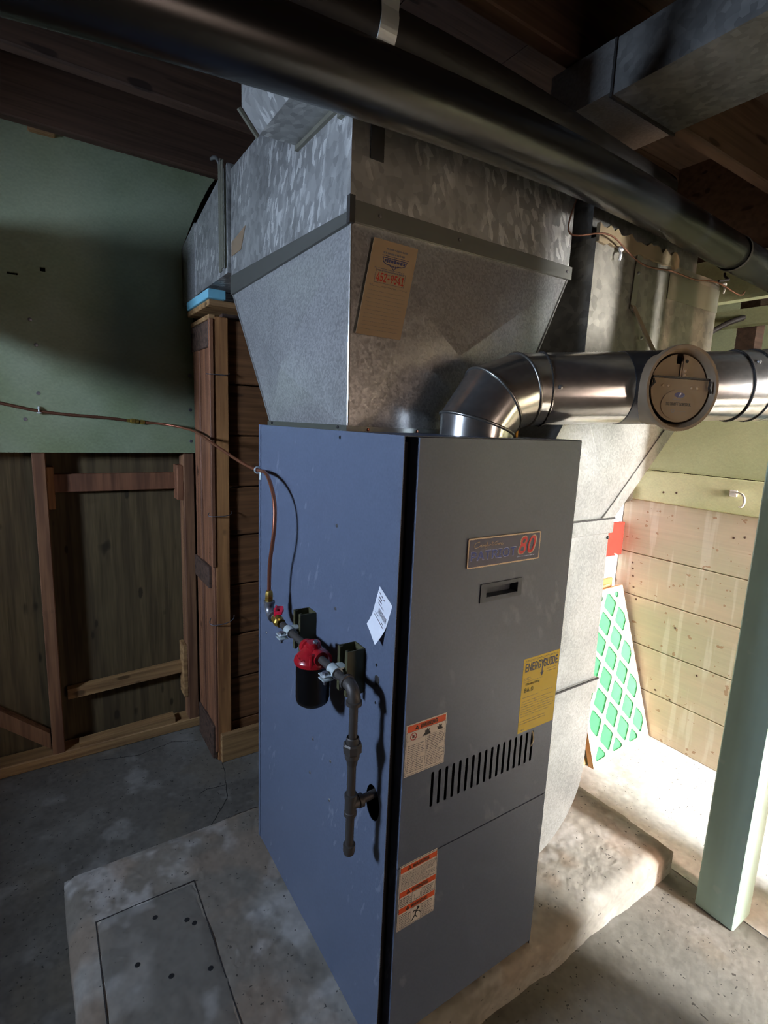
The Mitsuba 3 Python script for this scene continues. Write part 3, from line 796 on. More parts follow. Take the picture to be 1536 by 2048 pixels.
for (x, y) in ((0.012, 0.262), (0.012, 0.64)):
    obj('screw', lathe([(0.0, 0.003), (0.003, 0.0028), (0.0038, 0)], (x - 0.006, y, H + 0.007), (-1, 0, 0), 8), 'dark_seam', tr)
for (x, z) in ((0.06, 0.004), (0.19, 0.004)):
    obj('rivet', lathe([(0.0, 0.003), (0.003, 0.0028), (0.0038, 0)], (x, 0.228, H + z), (0, -1, 0), 8), 'copper', tr)
ub = obj('upper_box', cat([prism(Polygon([(0.24, 1.74), (1.0, 1.74), (1.0, 2.08), (0.72, 2.07), (0.49, 2.07), (0.24, 2.07)]), 0.002, 'yz+', (0.008, 0, 0)), bx(0.66, 0.662, 0.24, 1.0, 1.74, 2.08), bx(0.008, 0.662, 0.998, 1.0, 1.74, 2.08), bx(0.008, 0.662, 0.24, 1.0, 2.07, 2.08)]), 'galvanized_weathered', pl_, label='spangled weathered metal box')
obj('front_sheet', bx(0.006, 0.664, PY - 0.001, PY + 0.002, 1.75, 2.08), 'galvanized_weathered', pl_, label='dull front sheet')
# cleats round the joint
obj('side_cleat', hexa([(0.002, 0.236, 1.723), (0.002, 0.99, 1.716), (0.002, 0.99, 1.772), (0.002, 0.236, 1.745)], [(0.010, 0.236, 1.723), (0.010, 0.99, 1.716), (0.010, 0.99, 1.772), (0.010, 0.236, 1.745)]), 'cleat_dark', pl_)
fc = obj('front_cleat', hexa([(0.004, 0.228, 1.726), (0.668, 0.228, 1.731), (0.668, 0.228, 1.762), (0.004, 0.228, 1.765)], [(0.004, 0.238, 1.726), (0.668, 0.238, 1.731), (0.668, 0.238, 1.762), (0.004, 0.238, 1.765)]), 'cleat_dark', pl_)
for x in (0.07, 0.28, 0.648):
    obj('screw', lathe([(0.0, 0.003), (0.003, 0.0028), (0.004, 0)], (x, 0.228, 1.748), (0, -1, 0), 8), 'screw_steel', fc)
obj('corner_clip', bx(0.0, 0.012, 0.226, 0.238, 1.722, 1.772), 'dark_seam', pl_)
obj('hanger_tab', bx(0.047, 0.078, 0.2335, 0.2365, 1.85, 2.03), 'dark_seam', pl_)
obj('patch_tape', hexa([(0.006, 0.90, 1.83), (0.006, 0.99, 1.83), (0.006, 0.99, 1.87), (0.006, 0.86, 1.885)], [(0.008, 0.90, 1.83), (0.008, 0.99, 1.83), (0.008, 0.99, 1.87), (0.008, 0.86, 1.885)]), 'tan_metal', pl_)
# take-off boot leaving the left side near the joists
tk = Polygon([(0.01, 1.954), (-0.085, 1.95), (-0.124, 1.993), (-0.126, 2.25), (0.01, 2.25)])
obj('takeoff_boot', prism(tk, 0.203, 'xz-', (0, 0.49, 0)), 'galvanized_weathered', pl_)
obj('takeoff_flange', cat([bx(0.0, 0.010, 0.283, 0.494, 1.944, 1.956), bx(-0.0015, 0.008, 0.27, 0.285, 1.925, 2.2), hexa([(-0.084, 0.492, 1.949), (-0.125, 0.492, 1.993), (-0.125, 0.50, 1.993), (-0.084, 0.50, 1.949)], [(-0.088, 0.492, 1.944), (-0.131, 0.492, 1.989), (-0.131, 0.50, 1.989), (-0.088, 0.50, 1.944)])]), 'dull_zinc', pl_)

# paper service sticker
SO = np.array([0.0225, PY - 0.0085, 1.518])
SU, SV = np.array([0.110, 0, -0.001]), np.array([0.036, 0, 0.189])
su, sv = SU / np.linalg.norm(SU), SV / np.linalg.norm(SV)
SF = (su, sv, np.array([0, -1.0, 0]))
sw, sh = np.linalg.norm(SU), np.linalg.norm(SV)
ss = obj('service_sticker', prism(sbox(0, 0, sw, sh), 0.0006, SF, SO), 'sticker_tan', pl_, label='tan paper service sticker with a red phone number')
SP = lambda poly, d=0.0003, o=0.0006: prism(poly, d, SF, SO + np.array([0, -o, 0]))
ST = lambda t, h, x, y, fit, **k: text(t, h, SF, SO + su * x + sv * y + np.array([0, -0.0006, 0]), 0.0004, fit=fit, **k)
obj('lettering', ST('452-9541', 0.0165, 0.022, 0.111, 0.068, bold=True), 'ink_red', ss)
shield = Polygon([(0.028, 0.160), (0.090, 0.160), (0.087, 0.150), (0.078, 0.1455), (0.068, 0.1455), (0.059, 0.137), (0.050, 0.1455), (0.040, 0.1455), (0.031, 0.150)])
obj('logo', SP(shapely.union_all([shield.difference(shield.buffer(-0.0016)), sbox(0.026, 0.1625, 0.092, 0.1635)])), 'ink_navy', ss)
obj('lettering', cat([ST('A.J. PERRI', 0.0, 0, 0, 1) if False else ST('TOWN & MEN', 0.0085, 0.032, 0.1495, 0.054, bold=True) if False else SP(fine_print(0.034, 0.085, 0.1490, 0.1590, 1, 51, 0.85)), SP(fine_print(0.049, 0.069, 0.1425, 0.1465, 1, 57, 0.9))]), 'ink_navy', ss)
fpS = [fine_print(0.034, 0.086, 0.174, 0.180, 1, 52, 0.8), fine_print(0.028, 0.092, 0.1655, 0.1715, 1, 53, 0.8), fine_print(0.014, 0.098, 0.1345, 0.1375, 1, 54, 0.7), fine_print(0.024, 0.088, 0.1295, 0.1335, 1, 55, 0.8), fine_print(0.038, 0.074, 0.1245, 0.1275, 1, 56, 0.8), sbox(0.0185, 0.1075, 0.0915, 0.133).exterior.buffer(0.0005)]
fpS += [sbox(0.008, 0.012 + i * 0.0078, 0.100, 0.0125 + i * 0.0078) for i in range(11)]
obj('fine_print', SP(shapely.union_all(fpS)), 'ink_grey', ss)
obj('handwriting', cat([tube([SO + su * (0.010 + 0.0016 * i + 0.012 * (i // 9)) + sv * (0.1005 + 0.002 * math.sin(i * 1.9) + 0.0008 * math.sin(i * 0.7)) + np.array([0, -0.0008, 0]) for i in range(36)], 0.0003, 5)]), 'ink_grey', ss)

# ================================================================== DUCT TO THE BACK WALL
wd = thing('branch_duct', 'small galvanized duct running from the plenum to the green back wall', 'duct')
obj('body', prism(Polygon([(1.005, 1.785), (1.40, 1.785), (1.40, 2.03), (1.005, 2.10)]), 0.361, 'yz+', (-0.001, 0, 0)), 'galvanized_weathered', wd)
obj('end_sleeve', prism(Polygon([(1.395, 1.775), (1.66, 1.765), (1.66, 1.98), (1.395, 2.035)]), 0.371, 'yz+', (-0.006, 0, 0)), 'galvanized_bright', wd, label='cleaner bright end sleeve')
obj('hanger_strap', bx(-0.006, -0.002, 1.06, 1.085, 1.80, 2.13), 'dull_zinc', wd)
obj('hanger_strap', bx(-0.012, -0.009, 1.015, 1.035, 1.80, 2.11), 'dull_zinc', wd)
obj('strap_hook', tube([(-0.006, 1.07, 2.12), (-0.010, 1.09, 2.14), (-0.016, 1.12, 2.145)], 0.006, 8, spline=8), 'screw_steel', wd, True)
obj('bottom_seam', bx(-0.002, 0.36, 1.27, 1.274, 1.781, 1.786), 'dark_seam', wd)

# ================================================================== WOODEN CHASE BEHIND THE FURNACE
wc = thing('wooden_chase', 'boxed wooden chase of reddish brown boards standing behind the furnace', 'wood enclosure')
CX, CY = 0.026, 1.295
zs = [-0.09, 0.056, 0.252, 0.443, 0.66, 0.867, 1.064, 1.267, 1.462, 1.70]
for i in range(9):
    o = 0.002 * ((i * 7) % 3)
    obj('board', bx(CX + 0.055, 0.62, CY + 0.022 - o, CY + 0.045, zs[i] + 0.0025, zs[i + 1] - 0.0025, 0.003), 'wood_brown_board', wc)
obj('corner_stud', bx(CX + 0.004, CX + 0.060, CY, CY + 0.04, ZF, 1.70, 0.003), 'wood_tan_upright', wc)
obj('side_plank', bx(CX - 0.006, CX + 0.014, CY + 0.002, CY + 0.150, -0.06, 1.70, 0.004), 'wood_red_upright', wc)
obj('side_plank', bx(CX - 0.010, CX + 0.010, CY + 0.155, CY + 0.245, 0.0, 1.60, 0.004), 'wood_red_upright', wc)
obj('edge_strip', bx(CX - 0.011, CX + 0.004, CY - 0.004, CY + 0.014, 0.75, 1.69, 0.002), 'wood_red_upright', wc)
obj('top_block', bx(CX - 0.014, CX + 0.01, CY + 0.012, CY + 0.262, 1.59, 1.685, 0.003), 'wood_dark_plate', wc)
obj('cross_block', bx(CX - 0.018, CX + 0.004, CY + 0.03, CY + 0.255, 0.655, 0.745, 0.003), 'wood_dark_plate', wc)
obj('foot_block', bx(CX - 0.016, CX + 0.004, CY + 0.01, CY + 0.24, -0.09, 0.06, 0.003), 'wood_dark_plate', wc)
obj('base_board', bx(CX + 0.012, 0.62, CY - 0.020, CY + 0.004, ZF, 0.025, 0.003), 'wood_pale_x', wc)
obj('back_side', bx(CX + 0.02, CX + 0.04, CY + 0.04, 1.60, ZF, 1.68), 'wood_dark_plate', wc)
obj('top_strip', bx(CX - 0.012, CX + 0.012, CY, CY + 0.27, 1.688, 1.705, 0.002), 'wood_pale_x', wc)
obj('cap_board', bx(CX - 0.03, 0.62, CY - 0.075, CY + 0.24, 1.722, 1.742, 0.002), 'wood_pale_x', wc)
obj('packer', bx(0.08, 0.62, CY + 0.05, CY + 0.09, 1.70, 1.722), 'wood_dark_plate', wc)
solo('blue_shim', bx(-0.012, 0.05, 1.20, 1.51, 1.742, 1.773, 0.002), 'blue_board', 'short pale blue painted board wedged under the branch duct', 'board')
for i, (z, dz) in enumerate(((1.492, 0.0), (0.96, -0.004), (0.525, -0.012))):
    obj('wire_tie', tube([(CX - 0.012, CY + 0.03, z + 0.004), (CX - 0.016, CY - 0.004, z + dz), (CX + 0.012, CY - 0.014, z + dz), (CX + 0.058 + 0.006 * i, CY - 0.006, z + 0.002), (CX + 0.064 + 0.006 * i, CY + 0.006, z + 0.01)], 0.0018, 6, spline=16), 'iron_light', wc, True)

# ================================================================== RETURN DUCT
RY, RD = 0.18, 0.38
rd = thing('return_duct', 'large galvanized return air duct dropping down the right side of the furnace', 'duct')
drop = [(0.69, 1.83), (1.335, 1.83), (1.335, 1.515), (0.893, 1.085), (0.484, 1.085), (0.484, 1.12), (0.69, 1.45)]
drop = [drop[i] for i in (0, 6, 5, 4, 3, 2, 1)]
cen = (0.80, 1.30)
arc = [(0.90 - 0.26 * (1 - math.cos(a)), 0.28 - 0.27 * math.sin(a)) for a in np.linspace(0, math.pi / 2, 14)]
neck = [(0.486, 1.05), (0.486, 0.56), (0.900, 0.56), (0.889, 1.05)]
boot = [(0.486, 0.53), (0.486, 0.01)] + arc[::-1] + [(0.90, 0.53)]


def creased_prism(poly, centre, out, y0, depth):
    """Duct section: the front face creased to a raised centre, plain sides and back."""
    n = len(poly)
    V = [(x, y0, z) for x, z in poly] + [(x, y0 + depth, z) for x, z in poly] + [(centre[0], y0 - out, centre[1]), (centre[0], y0 + depth, centre[1])]
    F = []
    for i in range(n):
        j = (i + 1) % n
        F += [[i, j, 2 * n], [n + j, n + i, 2 * n + 1], [i, n + i, n + j], [i, n + j, j]]
    return trimesh.Trimesh(V, F, process=False)


obj('upper_drop', prism(Polygon([(0.69, 1.83), (0.69, 1.45), (1.335, 1.45), (1.335, 1.83)]).intersection(Polygon(drop)), RD, 'xz-', (0, RY + RD, 0)), 'galvanized_return', rd, label='weathered spangled upper drop')
tap = Polygon(drop).intersection(sbox(0, 1.0, 2, 1.47))
tc = list(tap.exterior.coords)[:-1]
obj('taper', creased_prism(tc, (0.80, 1.23), 0.012, RY, RD), 'galvanized_soft', rd)
obj('taper_rib', hexa([(0.893, RY - 0.007, 1.086), (1.334, RY - 0.007, 1.514), (1.334, RY - 0.007, 1.572), (0.835, RY - 0.007, 1.086)], [(0.893, RY, 1.086), (1.334, RY, 1.514), (1.334, RY, 1.572), (0.835, RY, 1.086)]), 'galvanized_soft', rd)
obj('neck', creased_prism(neck, (0.72, 0.80), 0.012, RY, RD), 'galvanized_soft', rd)
obj('boot', creased_prism(boot, (0.70, 0.30), 0.004, RY, RD), 'galvanized_soft', rd, 30)
for (z0, z1, x1) in ((1.045, 1.092, 0.896), (0.527, 0.577, 0.909)):
    obj('cleat', bx(0.484, x1, RY - 0.010, RY + RD + 0.004, z0, z1, 0.002), 'galvanized_soft', rd)
    obj('cleat_edge', bx(0.484, x1, RY - 0.0125, RY - 0.008, z1 - 0.004, z1), 'dark_seam', rd)
obj('screw', lathe([(0.0, 0.003), (0.004, 0.0026), (0.005, 0)], (0.884, RY - 0.002, 1.03), (0, -1, 0), 8), 'dark_seam', rd)
obj('header_box', bx(0.695, 1.22, RY + 0.02, RY + 0.42, 1.831, 1.95), 'galvanized_dull', rd, label='box above the drop, its metal darkened for the shade there')  # darker metal puts the shade of this unlit face into its colour
# ragged insulation strip along the top edge
rx = np.linspace(0.69, 1.07, 26)
ins = Polygon([(x, 1.815 + 0.008 * rng.random()) for x in rx] + [(x, 1.845 + 0.02 * rng.random()) for x in rx[::-1]])
obj('insulation_strip', prism(ins, 0.010, 'xz-', (0, RY + 0.002, 0)), 'insulation', rd)
obj('foil_patch', bx(1.04, 1.336, RY - 0.002, RY + 0.001, 1.735, 1.805), 'dull_zinc', rd)
st = obj('hanger_strap', hexa([(0.868, RY - 0.004, 1.822), (0.892, RY - 0.004, 1.824), (0.885, RY - 0.004, 1.672), (0.861, RY - 0.004, 1.680)], [(0.868, RY - 0.001, 1.822), (0.892, RY - 0.001, 1.824), (0.885, RY - 0.001, 1.672), (0.861, RY - 0.001, 1.680)]), 'dull_zinc', rd)
st2 = obj('hanger_strap', hexa([(0.861, RY - 0.007, 1.690), (0.880, RY - 0.007, 1.690), (1.02, RY - 0.05, 1.50), (0.996, RY - 0.05, 1.50)], [(0.861, RY - 0.004, 1.690), (0.880, RY - 0.004, 1.690), (1.02, RY - 0.046, 1.50), (0.996, RY - 0.046, 1.50)]), 'tan_metal', rd)
for (x, z, k) in ((0.88, 1.775, st), (0.872, 1.682, st2), (0.93, 1.61, st2), (0.99, 1.53, st2)):
    obj('screw', lathe([(0.0, 0.004), (0.004, 0.003), (0.005, 0)], (x, RY - 0.005 - 0.0 * z, z), (0, -1, 0), 8), 'screw_steel', k)

trk = thing('trunk_duct', 'grey rectangular trunk duct hung below the joists at the upper right', 'duct')
obj('run', bx(0.66, 0.93, -1.6, 0.16, 2.13, 2.25), 'galvanized_dull', trk)
obj('collar', bx(0.655, 0.94, 0.158, 0.34, 2.135, 2.25), 'galvanized_soft', trk)
obj('seam', bx(0.655, 0.935, 0.152, 0.158, 2.124, 2.25), 'dark_seam', trk)
obj('strap', tube([(0.93, 0.335, 2.13), (0.80, 0.36, 2.06)], 0.005, 6), 'tan_metal', trk)

# ================================================================== FLUE
fl = thing('flue_pipe', 'shiny galvanized flue pipe elbowing off the furnace top and running right', 'flue pipe')
FR = 0.08
E = np.array([(0.2739, 0.125, H - 0.002), (0.2739, 0.125, 1.346), (0.3088, 0.118, 1.3994), (0.3754, 0.107, 1.4249), (0.4222, 0.094, 1.4299)])
FD = np.array([0.905 - 0.4222, -0.17 - 0.094, 1.4642 - 1.4299])
FL_ = np.linalg.norm(FD)
FD = FD / FL_
allp = np.vstack([E, E[-1] + FD * 0.19, E[-1] + FD * 0.60])
rings = miter_rings(allp, FR, 48)
for i in range(4):
    obj('elbow_gore', band_mesh(rings[i], rings[i + 1]), 'galvanized_pipe', fl, True)
for i in (1, 2, 3):
    obj('seam_ring', loop_tube(rings[i], 0.0035), 'galvanized_seam', fl, True)
obj('gore_seam', tube([rings[2][4] * 0.5 + rings[2][3] * 0.5, rings[3][4] * 0.5 + rings[3][3] * 0.5], 0.0015, 6), 'dark_seam', fl)
A0 = E[-1]
NRM = np.cross(np.array([0, 0, 1.0]), FD)
NRM = -NRM / np.linalg.norm(NRM)
UPV = np.cross(NRM, FD) * -1
UPV = np.cross(FD, NRM)
UPV = UPV if UPV[2] > 0 else -UPV


def flue_ring(t, r, n=48):
    a = np.linspace(0, 2 * np.pi, n, endpoint=False)
    return A0 + FD * t + r * (np.cos(a)[:, None] * UPV + np.sin(a)[:, None] * NRM)


obj('straight_pipe', lathe([(FR, 0.004), (FR, 0.205)], A0, FD, 48), 'galvanized_pipe', fl, True)
cr = flue_ring(0.004, FR + 0.001, 60)
obj('crimp_ring', cat([loop_tube(cr, 0.0018, 6)] + [lathe([(0.0, 0.003), (0.0035, 0.001), (0.0035, 0)], p, FD, 6) for p in cr[::2]]), 'dark_seam', fl)
obj('tee_body', lathe([(FR + 0.0005, 0.185), (FR + 0.002, 0.187), (FR + 0.002, 0.345), (FR + 0.0005, 0.347)], A0, FD, 48), 'dark_tee_metal', fl, True, label='dark tee section')
obj('straight_pipe', lathe([(FR - 0.002, 0.34), (FR - 0.002, 0.455), (FR, 0.456), (FR, 0.53), (FR + 0.002, 0.532)], A0, FD, 48), 'galvanized_pipe', fl, True)
obj('seam_ring', loop_tube(flue_ring(0.455, FR), 0.002), 'dark_seam', fl, True)
obj('seam_ring', loop_tube(flue_ring(0.50, FR + 0.001), 0.002), 'dark_seam', fl, True)
far = np.array([A0 + FD * 0.53, A0 + FD * 0.575, A0 + FD * 0.625 + (0, 0, 0.02), A0 + FD * 0.655 + (0, 0, 0.07), A0 + FD * 0.66 + (0, 0, 0.14), A0 + FD * 0.66 + (0, 0, 0.62)])
fr = miter_rings(far, FR + 0.0005, 40)
for i in range(5):
    obj('elbow_gore', band_mesh(fr[i], fr[i + 1]), 'galvanized_pipe', fl, True)
for t, a in ((0.47, 0.3), (0.02, 0.5)):
    p = A0 + FD * t + (FR + 0.001) * (math.cos(a * math.pi) * UPV + math.sin(a * math.pi) * NRM)
    obj('screw', lathe([(0.0, 0.004), (0.004, 0.003), (0.005, 0)], p, math.cos(a * math.pi) * UPV + math.sin(a * math.pi) * NRM, 8), 'screw_steel', fl)

# draft regulator: a round collar with a swinging gate
ang = math.radians(8)
DN = np.array([NRM[0] * math.cos(ang) - NRM[1] * math.sin(ang), NRM[0] * math.sin(ang) + NRM[1] * math.cos(ang), 0])
DN /= np.linalg.norm(DN)
DU = np.cross([0, 0, 1.0], -DN)
DU = DU / np.linalg.norm(DU)
DU = DU if DU[0] > 0 else -DU
DV = np.array([0, 0, 1.0])
DC = A0 + FD * 0.258 + DN * 0.109 + np.array([0, 0, -0.007])
DFm = (DU, DV, DN)
dg = obj('draft_regulator', lathe([(0.074, -0.085), (0.074, -0.012), (0.082, 0.0), (0.088, 0.0), (0.0895, -0.004), (0.0895, -0.012), (0.078, -0.014), (0.0765, -0.085)], DC, DN, 56), 'tan_metal', fl, 35, label='round tan draft regulator with a hinged gate')
D2 = lambda poly, d, o: prism(poly, d, DFm, DC + DN * o)
gate = Point(0, 0).buffer(0.0705, 32)
obj('gate', D2(gate.intersection(sbox(-1, -1, 1, 0.019)).buffer(0), 0.0015, -0.010), 'tan_metal', dg)
obj('gate', D2(gate.intersection(sbox(-1, 0.024, 1, 1)).difference(sbox(-0.012, 0.05, 0.003, 1)), 0.0015, -0.016), 'tan_metal', dg)
obj('inside', D2(Point(0, 0).buffer(0.0735, 32), 0.001, -0.05), 'black_interior', dg)
obj('hinge_bar', D2(sbox(-0.068, 0.0195, 0.068, 0.0235), 0.004, -0.012), 'dark_seam', dg)
obj('weight_bracket', cat([D2(sbox(0.003, 0.024, 0.018, 0.066), 0.0015, -0.013), D2(sbox(-0.0015, 0.024, 0.0015, 0.055), 0.001, -0.0125)]), 'tan_metal', dg)
obj('bracket_hole', D2(Point(0.011, 0.056).buffer(0.0035), 0.0006, -0.0114), 'black_interior', dg)
for (u, v) in ((0.010, 0.036), (0.009, 0.028), (-0.044, 0.004), (-0.030, 0.004), (0.028, 0.002), (0.042, 0.002)):
    obj('rivet', lathe([(0.0, 0.002), (0.0022, 0.0014), (0.003, 0)], DC + DU * u + DV * v + DN * (-0.0085 if v < 0.02 else -0.0115), DN, 8), 'sticker_tan', dg)
obj('clip', cat([D2(Polygon([(-0.074, 0.017), (-0.070, 0.017), (-0.066, 0.008), (-0.076, -0.002), (-0.079, 0.0), (-0.071, 0.009)]), 0.002, -0.004), D2(Polygon([(0.066, 0.018), (0.070, 0.016), (0.068, 0.004), (0.075, -0.006), (0.072, -0.008), (0.064, 0.003)]), 0.002, -0.004)]), 'black_interior', dg)
oval = affinity.scale(Point(-0.002, -0.034).buffer(1, 32), 0.041, 0.031)
obj('maker_plate', D2(oval, 0.0012, -0.0085), 'tan_metal', dg)
logo = affinity.scale(Point(0.0, -0.014).buffer(1, 24), 0.0125, 0.0055)
obj('logo', cat([D2(logo, 0.0005, -0.0073)]), 'ink_navy', dg)
obj('logo_mark', cat([D2(Polygon([(-0.002, -0.0185), (0.0, -0.0135), (-0.0015, -0.013), (0.001, -0.0098), (0.005, -0.0095), (0.002, -0.0115), (0.0018, -0.0128), (0.004, -0.0128), (0.001, -0.0142)]), 0.0004, -0.0068)]), 'label_cream', dg)
obj('lettering', cat([text('DR DRAFT CONTROL', 0.0062, DFm, DC + DU * -0.031 + DV * -0.036 + DN * -0.0073, 0.0004, fit=0.062, bold=True)]), 'ink_black', dg)
obj('small_print', cat([D2(fine_print(-0.014, 0.010, -0.0255, -0.0215, 1, 61, 0.8), 0.0003, -0.0073), D2(fine_print(-0.002, 0.020, -0.0485, -0.0465, 1, 62, 0.7), 0.0003, -0.0073), D2(Point(-0.012, -0.047).buffer(0.004).difference(Point(-0.012, -0.047).buffer(0.0028)), 0.0003, -0.0073)]), 'ink_grey', dg)
obj('yellow_tab', bx(0.372, 0.378, 0.10, 0.104, H, H + 0.028), 'yellow_plastic', fu, label='small yellow tab on top')

# ================================================================== OVERHEAD PIPES
bp = thing('drain_pipe', 'long black drain pipe crossing overhead in front of the plenum', 'pipe')
bpts = [(-1.58, -0.030, 1.592), (-1.112, -0.013, 1.698), (-0.764, 0.004, 1.762), (-0.46, 0.021, 1.809), (-0.068, 0.044, 1.855), (0.28, 0.067, 1.884), (0.628, 0.091, 1.900), (0.976, 0.118, 1.905), (1.307, 0.137, 1.902)]
obj('run', tube(bpts, 0.05, 40, spline=60), 'black_pipe', bp, True)
obj('run', tube([(1.307, 0.137, 1.902), (1.5, 0.15, 1.902), (1.84, 0.17, 1.90)], 0.05, 32), 'black_pipe', bp, True)
obj('joint_ring', lathe([(0.0505, 0), (0.0525, 0.002), (0.0525, 0.008), (0.0505, 0.010)], (1.30, 0.1366, 1.902), (1, 0.045, 0), 40), 'dark_seam', bp, True)
sp2 = thing('conduit_pipe', 'dull black pipe strapped just above the big black drain pipe', 'pipe')
obj('run', tube([(-1.2, 0.19, 1.985), (-0.4, 0.165, 1.99), (0.15, 0.14, 2.0), (0.45, 0.155, 2.005), (0.70, 0.168, 2.002), (0.95, 0.178, 2.0)], 0.042, 28, spline=24), 'second_pipe', sp2, True)
a = np.linspace(math.radians(205), math.radians(75), 18)
cy, cz, rr = 0.148, 1.998, 0.050
arcp = [(cy + rr * math.cos(t), cz + rr * math.sin(t)) for t in a][::-1]
band = shapely.LineString([(0.10, 2.20), (0.085, 2.09)] + [(cy + rr * math.cos(t), cz + rr * math.sin(t)) for t in np.linspace(math.radians(165), math.radians(250), 14)]).buffer(0.0012, cap_style=2)
solo('pipe_strap', prism(band, 0.034, 'yz+', (-0.022, 0, 0)), 'zinc_clamp', 'shiny metal strap hanging an overhead black pipe from the joists', 'pipe strap')

# ================================================================== FUEL LINE ON THE FURNACE SIDE
GX, GZ, GR = -0.058, 0.848, 0.0085
fu_ = thing('fuel_piping', 'black iron fuel pipe run along the blue furnace side, turning down to a tee', 'pipe')
YF, YN = 0.49, 0.050


def fitting_elbow(c, d1, d2, r, name='elbow'):
    d1, d2, c = np.array(d1, float), np.array(d2, float), np.array(c, float)
    R_ = 0.020
    P = [c + d1 * 0.032, c + d1 * R_] + [c + R_ * (d1 * (1 - math.sin(t)) + d2 * (1 - math.cos(t))) for t in np.linspace(0.15, math.pi / 2 - 0.15, 8)] + [c + d2 * R_, c + d2 * 0.032]
    body = tube(P, r, 20)
    col = [lathe([(r, 0), (r + 0.0028, 0.001), (r + 0.0028, 0.008), (r, 0.009)], c + d * 0.024, d, 20) for d in (d1, d2)]
    return cat([body] + col)


obj('elbow', fitting_elbow((GX, YF, GZ), (0, 0, 1), (0, -1, 0), 0.0115), 'iron_light', fu_, 40)
obj('nipple', lathe([(0.0, 0), (GR, 0), (GR, 0.05), (0, 0.05)], (GX, YF - 0.02, GZ), (0, -1, 0), 18), 'iron_light', fu_, 40)
obj('pipe', lathe([(0.0, 0), (GR, 0), (GR, 0.155), (0, 0.155)], (GX, 0.40, GZ), (0, -1, 0), 18), 'black_iron', fu_, 40)
obj('pipe', lathe([(0.0, 0), (GR, 0), (GR, 0.135), (0, 0.135)], (GX, 0.20, GZ), (0, -1, 0), 18), 'black_iron', fu_, 40)
obj('elbow', fitting_elbow((GX, YN, GZ), (0, 1, 0), (0, 0, -1), 0.0125), 'black_iron', fu_, 40)
obj('pipe', lathe([(0.0, 0), (GR, 0), (GR, 0.09), (0, 0.09)], (GX, YN, GZ - 0.02), (0, 0, -1), 18), 'black_iron', fu_, 40)
un = [(0.0, 0), (0.0115, 0), (0.0115, 0.008), (0.012, 0.009)]
uo = obj('union', cat([lathe([(0.011, 0), (0.0125, 0.002), (0.0125, 0.012), (0.011, 0.013)], (GX, YN, 0.749), (0, 0, -1), 20), lathe([(0.0, 0), (0.016, 0.0), (0.0185, 0.003), (0.0185, 0.018), (0.016, 0.021), (0.0, 0.021)], (GX, YN, 0.737), (0, 0, -1), 8), lathe([(0.014, 0), (0.0145, 0.010), (0.011, 0.018), (0.010, 0.026)], (GX, YN, 0.717), (0, 0, -1), 20)]), 'black_iron', fu_, 25)
obj('pipe', lathe([(0.0, 0), (GR, 0), (GR, 0.10), (0, 0.10)], (GX, YN, 0.70), (0, 0, -1), 18), 'black_iron', fu_, 40)
tz = 0.604
obj('tee', cat([lathe([(GR, 0), (0.0125, 0.001), (0.0125, 0.009), (0.0115, 0.010), (0.0115, 0.038), (0.0125, 0.039), (0.0125, 0.047), (GR, 0.048)], (GX, YN, tz + 0.024), (0, 0, -1), 20), lathe([(0.0, 0), (0.0115, 0), (0.0115, 0.016), (0.0135, 0.017), (0.0135, 0.026), (GR, 0.027)], (GX, YN, tz), (1, 0, 0), 20)]), 'black_iron', fu_, 40)
obj('branch_pipe', lathe([(0.0, 0), (GR, 0), (GR, 0.15), (0, 0.15)], (GX + 0.02, YN, tz), (1, 0.05, 0.02), 18), 'black_iron', fu_, 40)
obj('pipe', lathe([(0.0, 0), (GR, 0), (GR, 0.075), (0, 0.075)], (GX, YN, tz - 0.018), (0, 0, -1), 18), 'black_iron', fu_, 40)
obj('pipe_cap', lathe([(GR, 0), (0.0122, 0.001), (0.0122, 0.014), (0.0105, 0.021), (0.005, 0.024), (0, 0.0245)], (GX, YN, 0.5165), (0, 0, -1), 20), 'black_iron', fu_, 40)
vb = obj('valve_body', cat([lathe([(0.0, 0), (0.0115, 0), (0.0115, 0.010), (0.0135, 0.014), (0.0135, 0.026), (0.0115, 0.030), (0.0115, 0.040), (0, 0.04)], (GX, 0.448, GZ), (0, -1, 0), 8), lathe([(0.0, 0), (0.006, 0), (0.006, 0.018), (0, 0.018)], (GX, 0.425, GZ + 0.01), (0, 0, 1), 12)]), 'brass', fu_, 20, label='brass valve body')
hand = shapely.union_all([sbox(-0.017, -0.008, 0.022, 0.008).buffer(0.002), Point(0, 0).buffer(0.012)]).difference(sbox(0.004, -0.003, 0.017, 0.003))
obj('valve_handle', cat([prism(hand, 0.007, (np.array([-0.45, -0.89, 0]), np.array([0.89, -0.45, 0]), np.array([0, 0, 1.0])), (GX, 0.425, GZ + 0.026)), prism(sbox(-0.017, -0.009, 0.021, -0.006), 0.016, (np.array([-0.45, -0.89, 0]), np.array([0.89, -0.45, 0]), np.array([0, 0, 1.0])), (GX, 0.425, GZ + 0.020))]), 'red_plastic', fu_, label='bright red valve handle')
ff = thing('fuel_filter', 'red topped filter with a black canister on the fuel pipe', 'fuel filter')
FY = 0.228
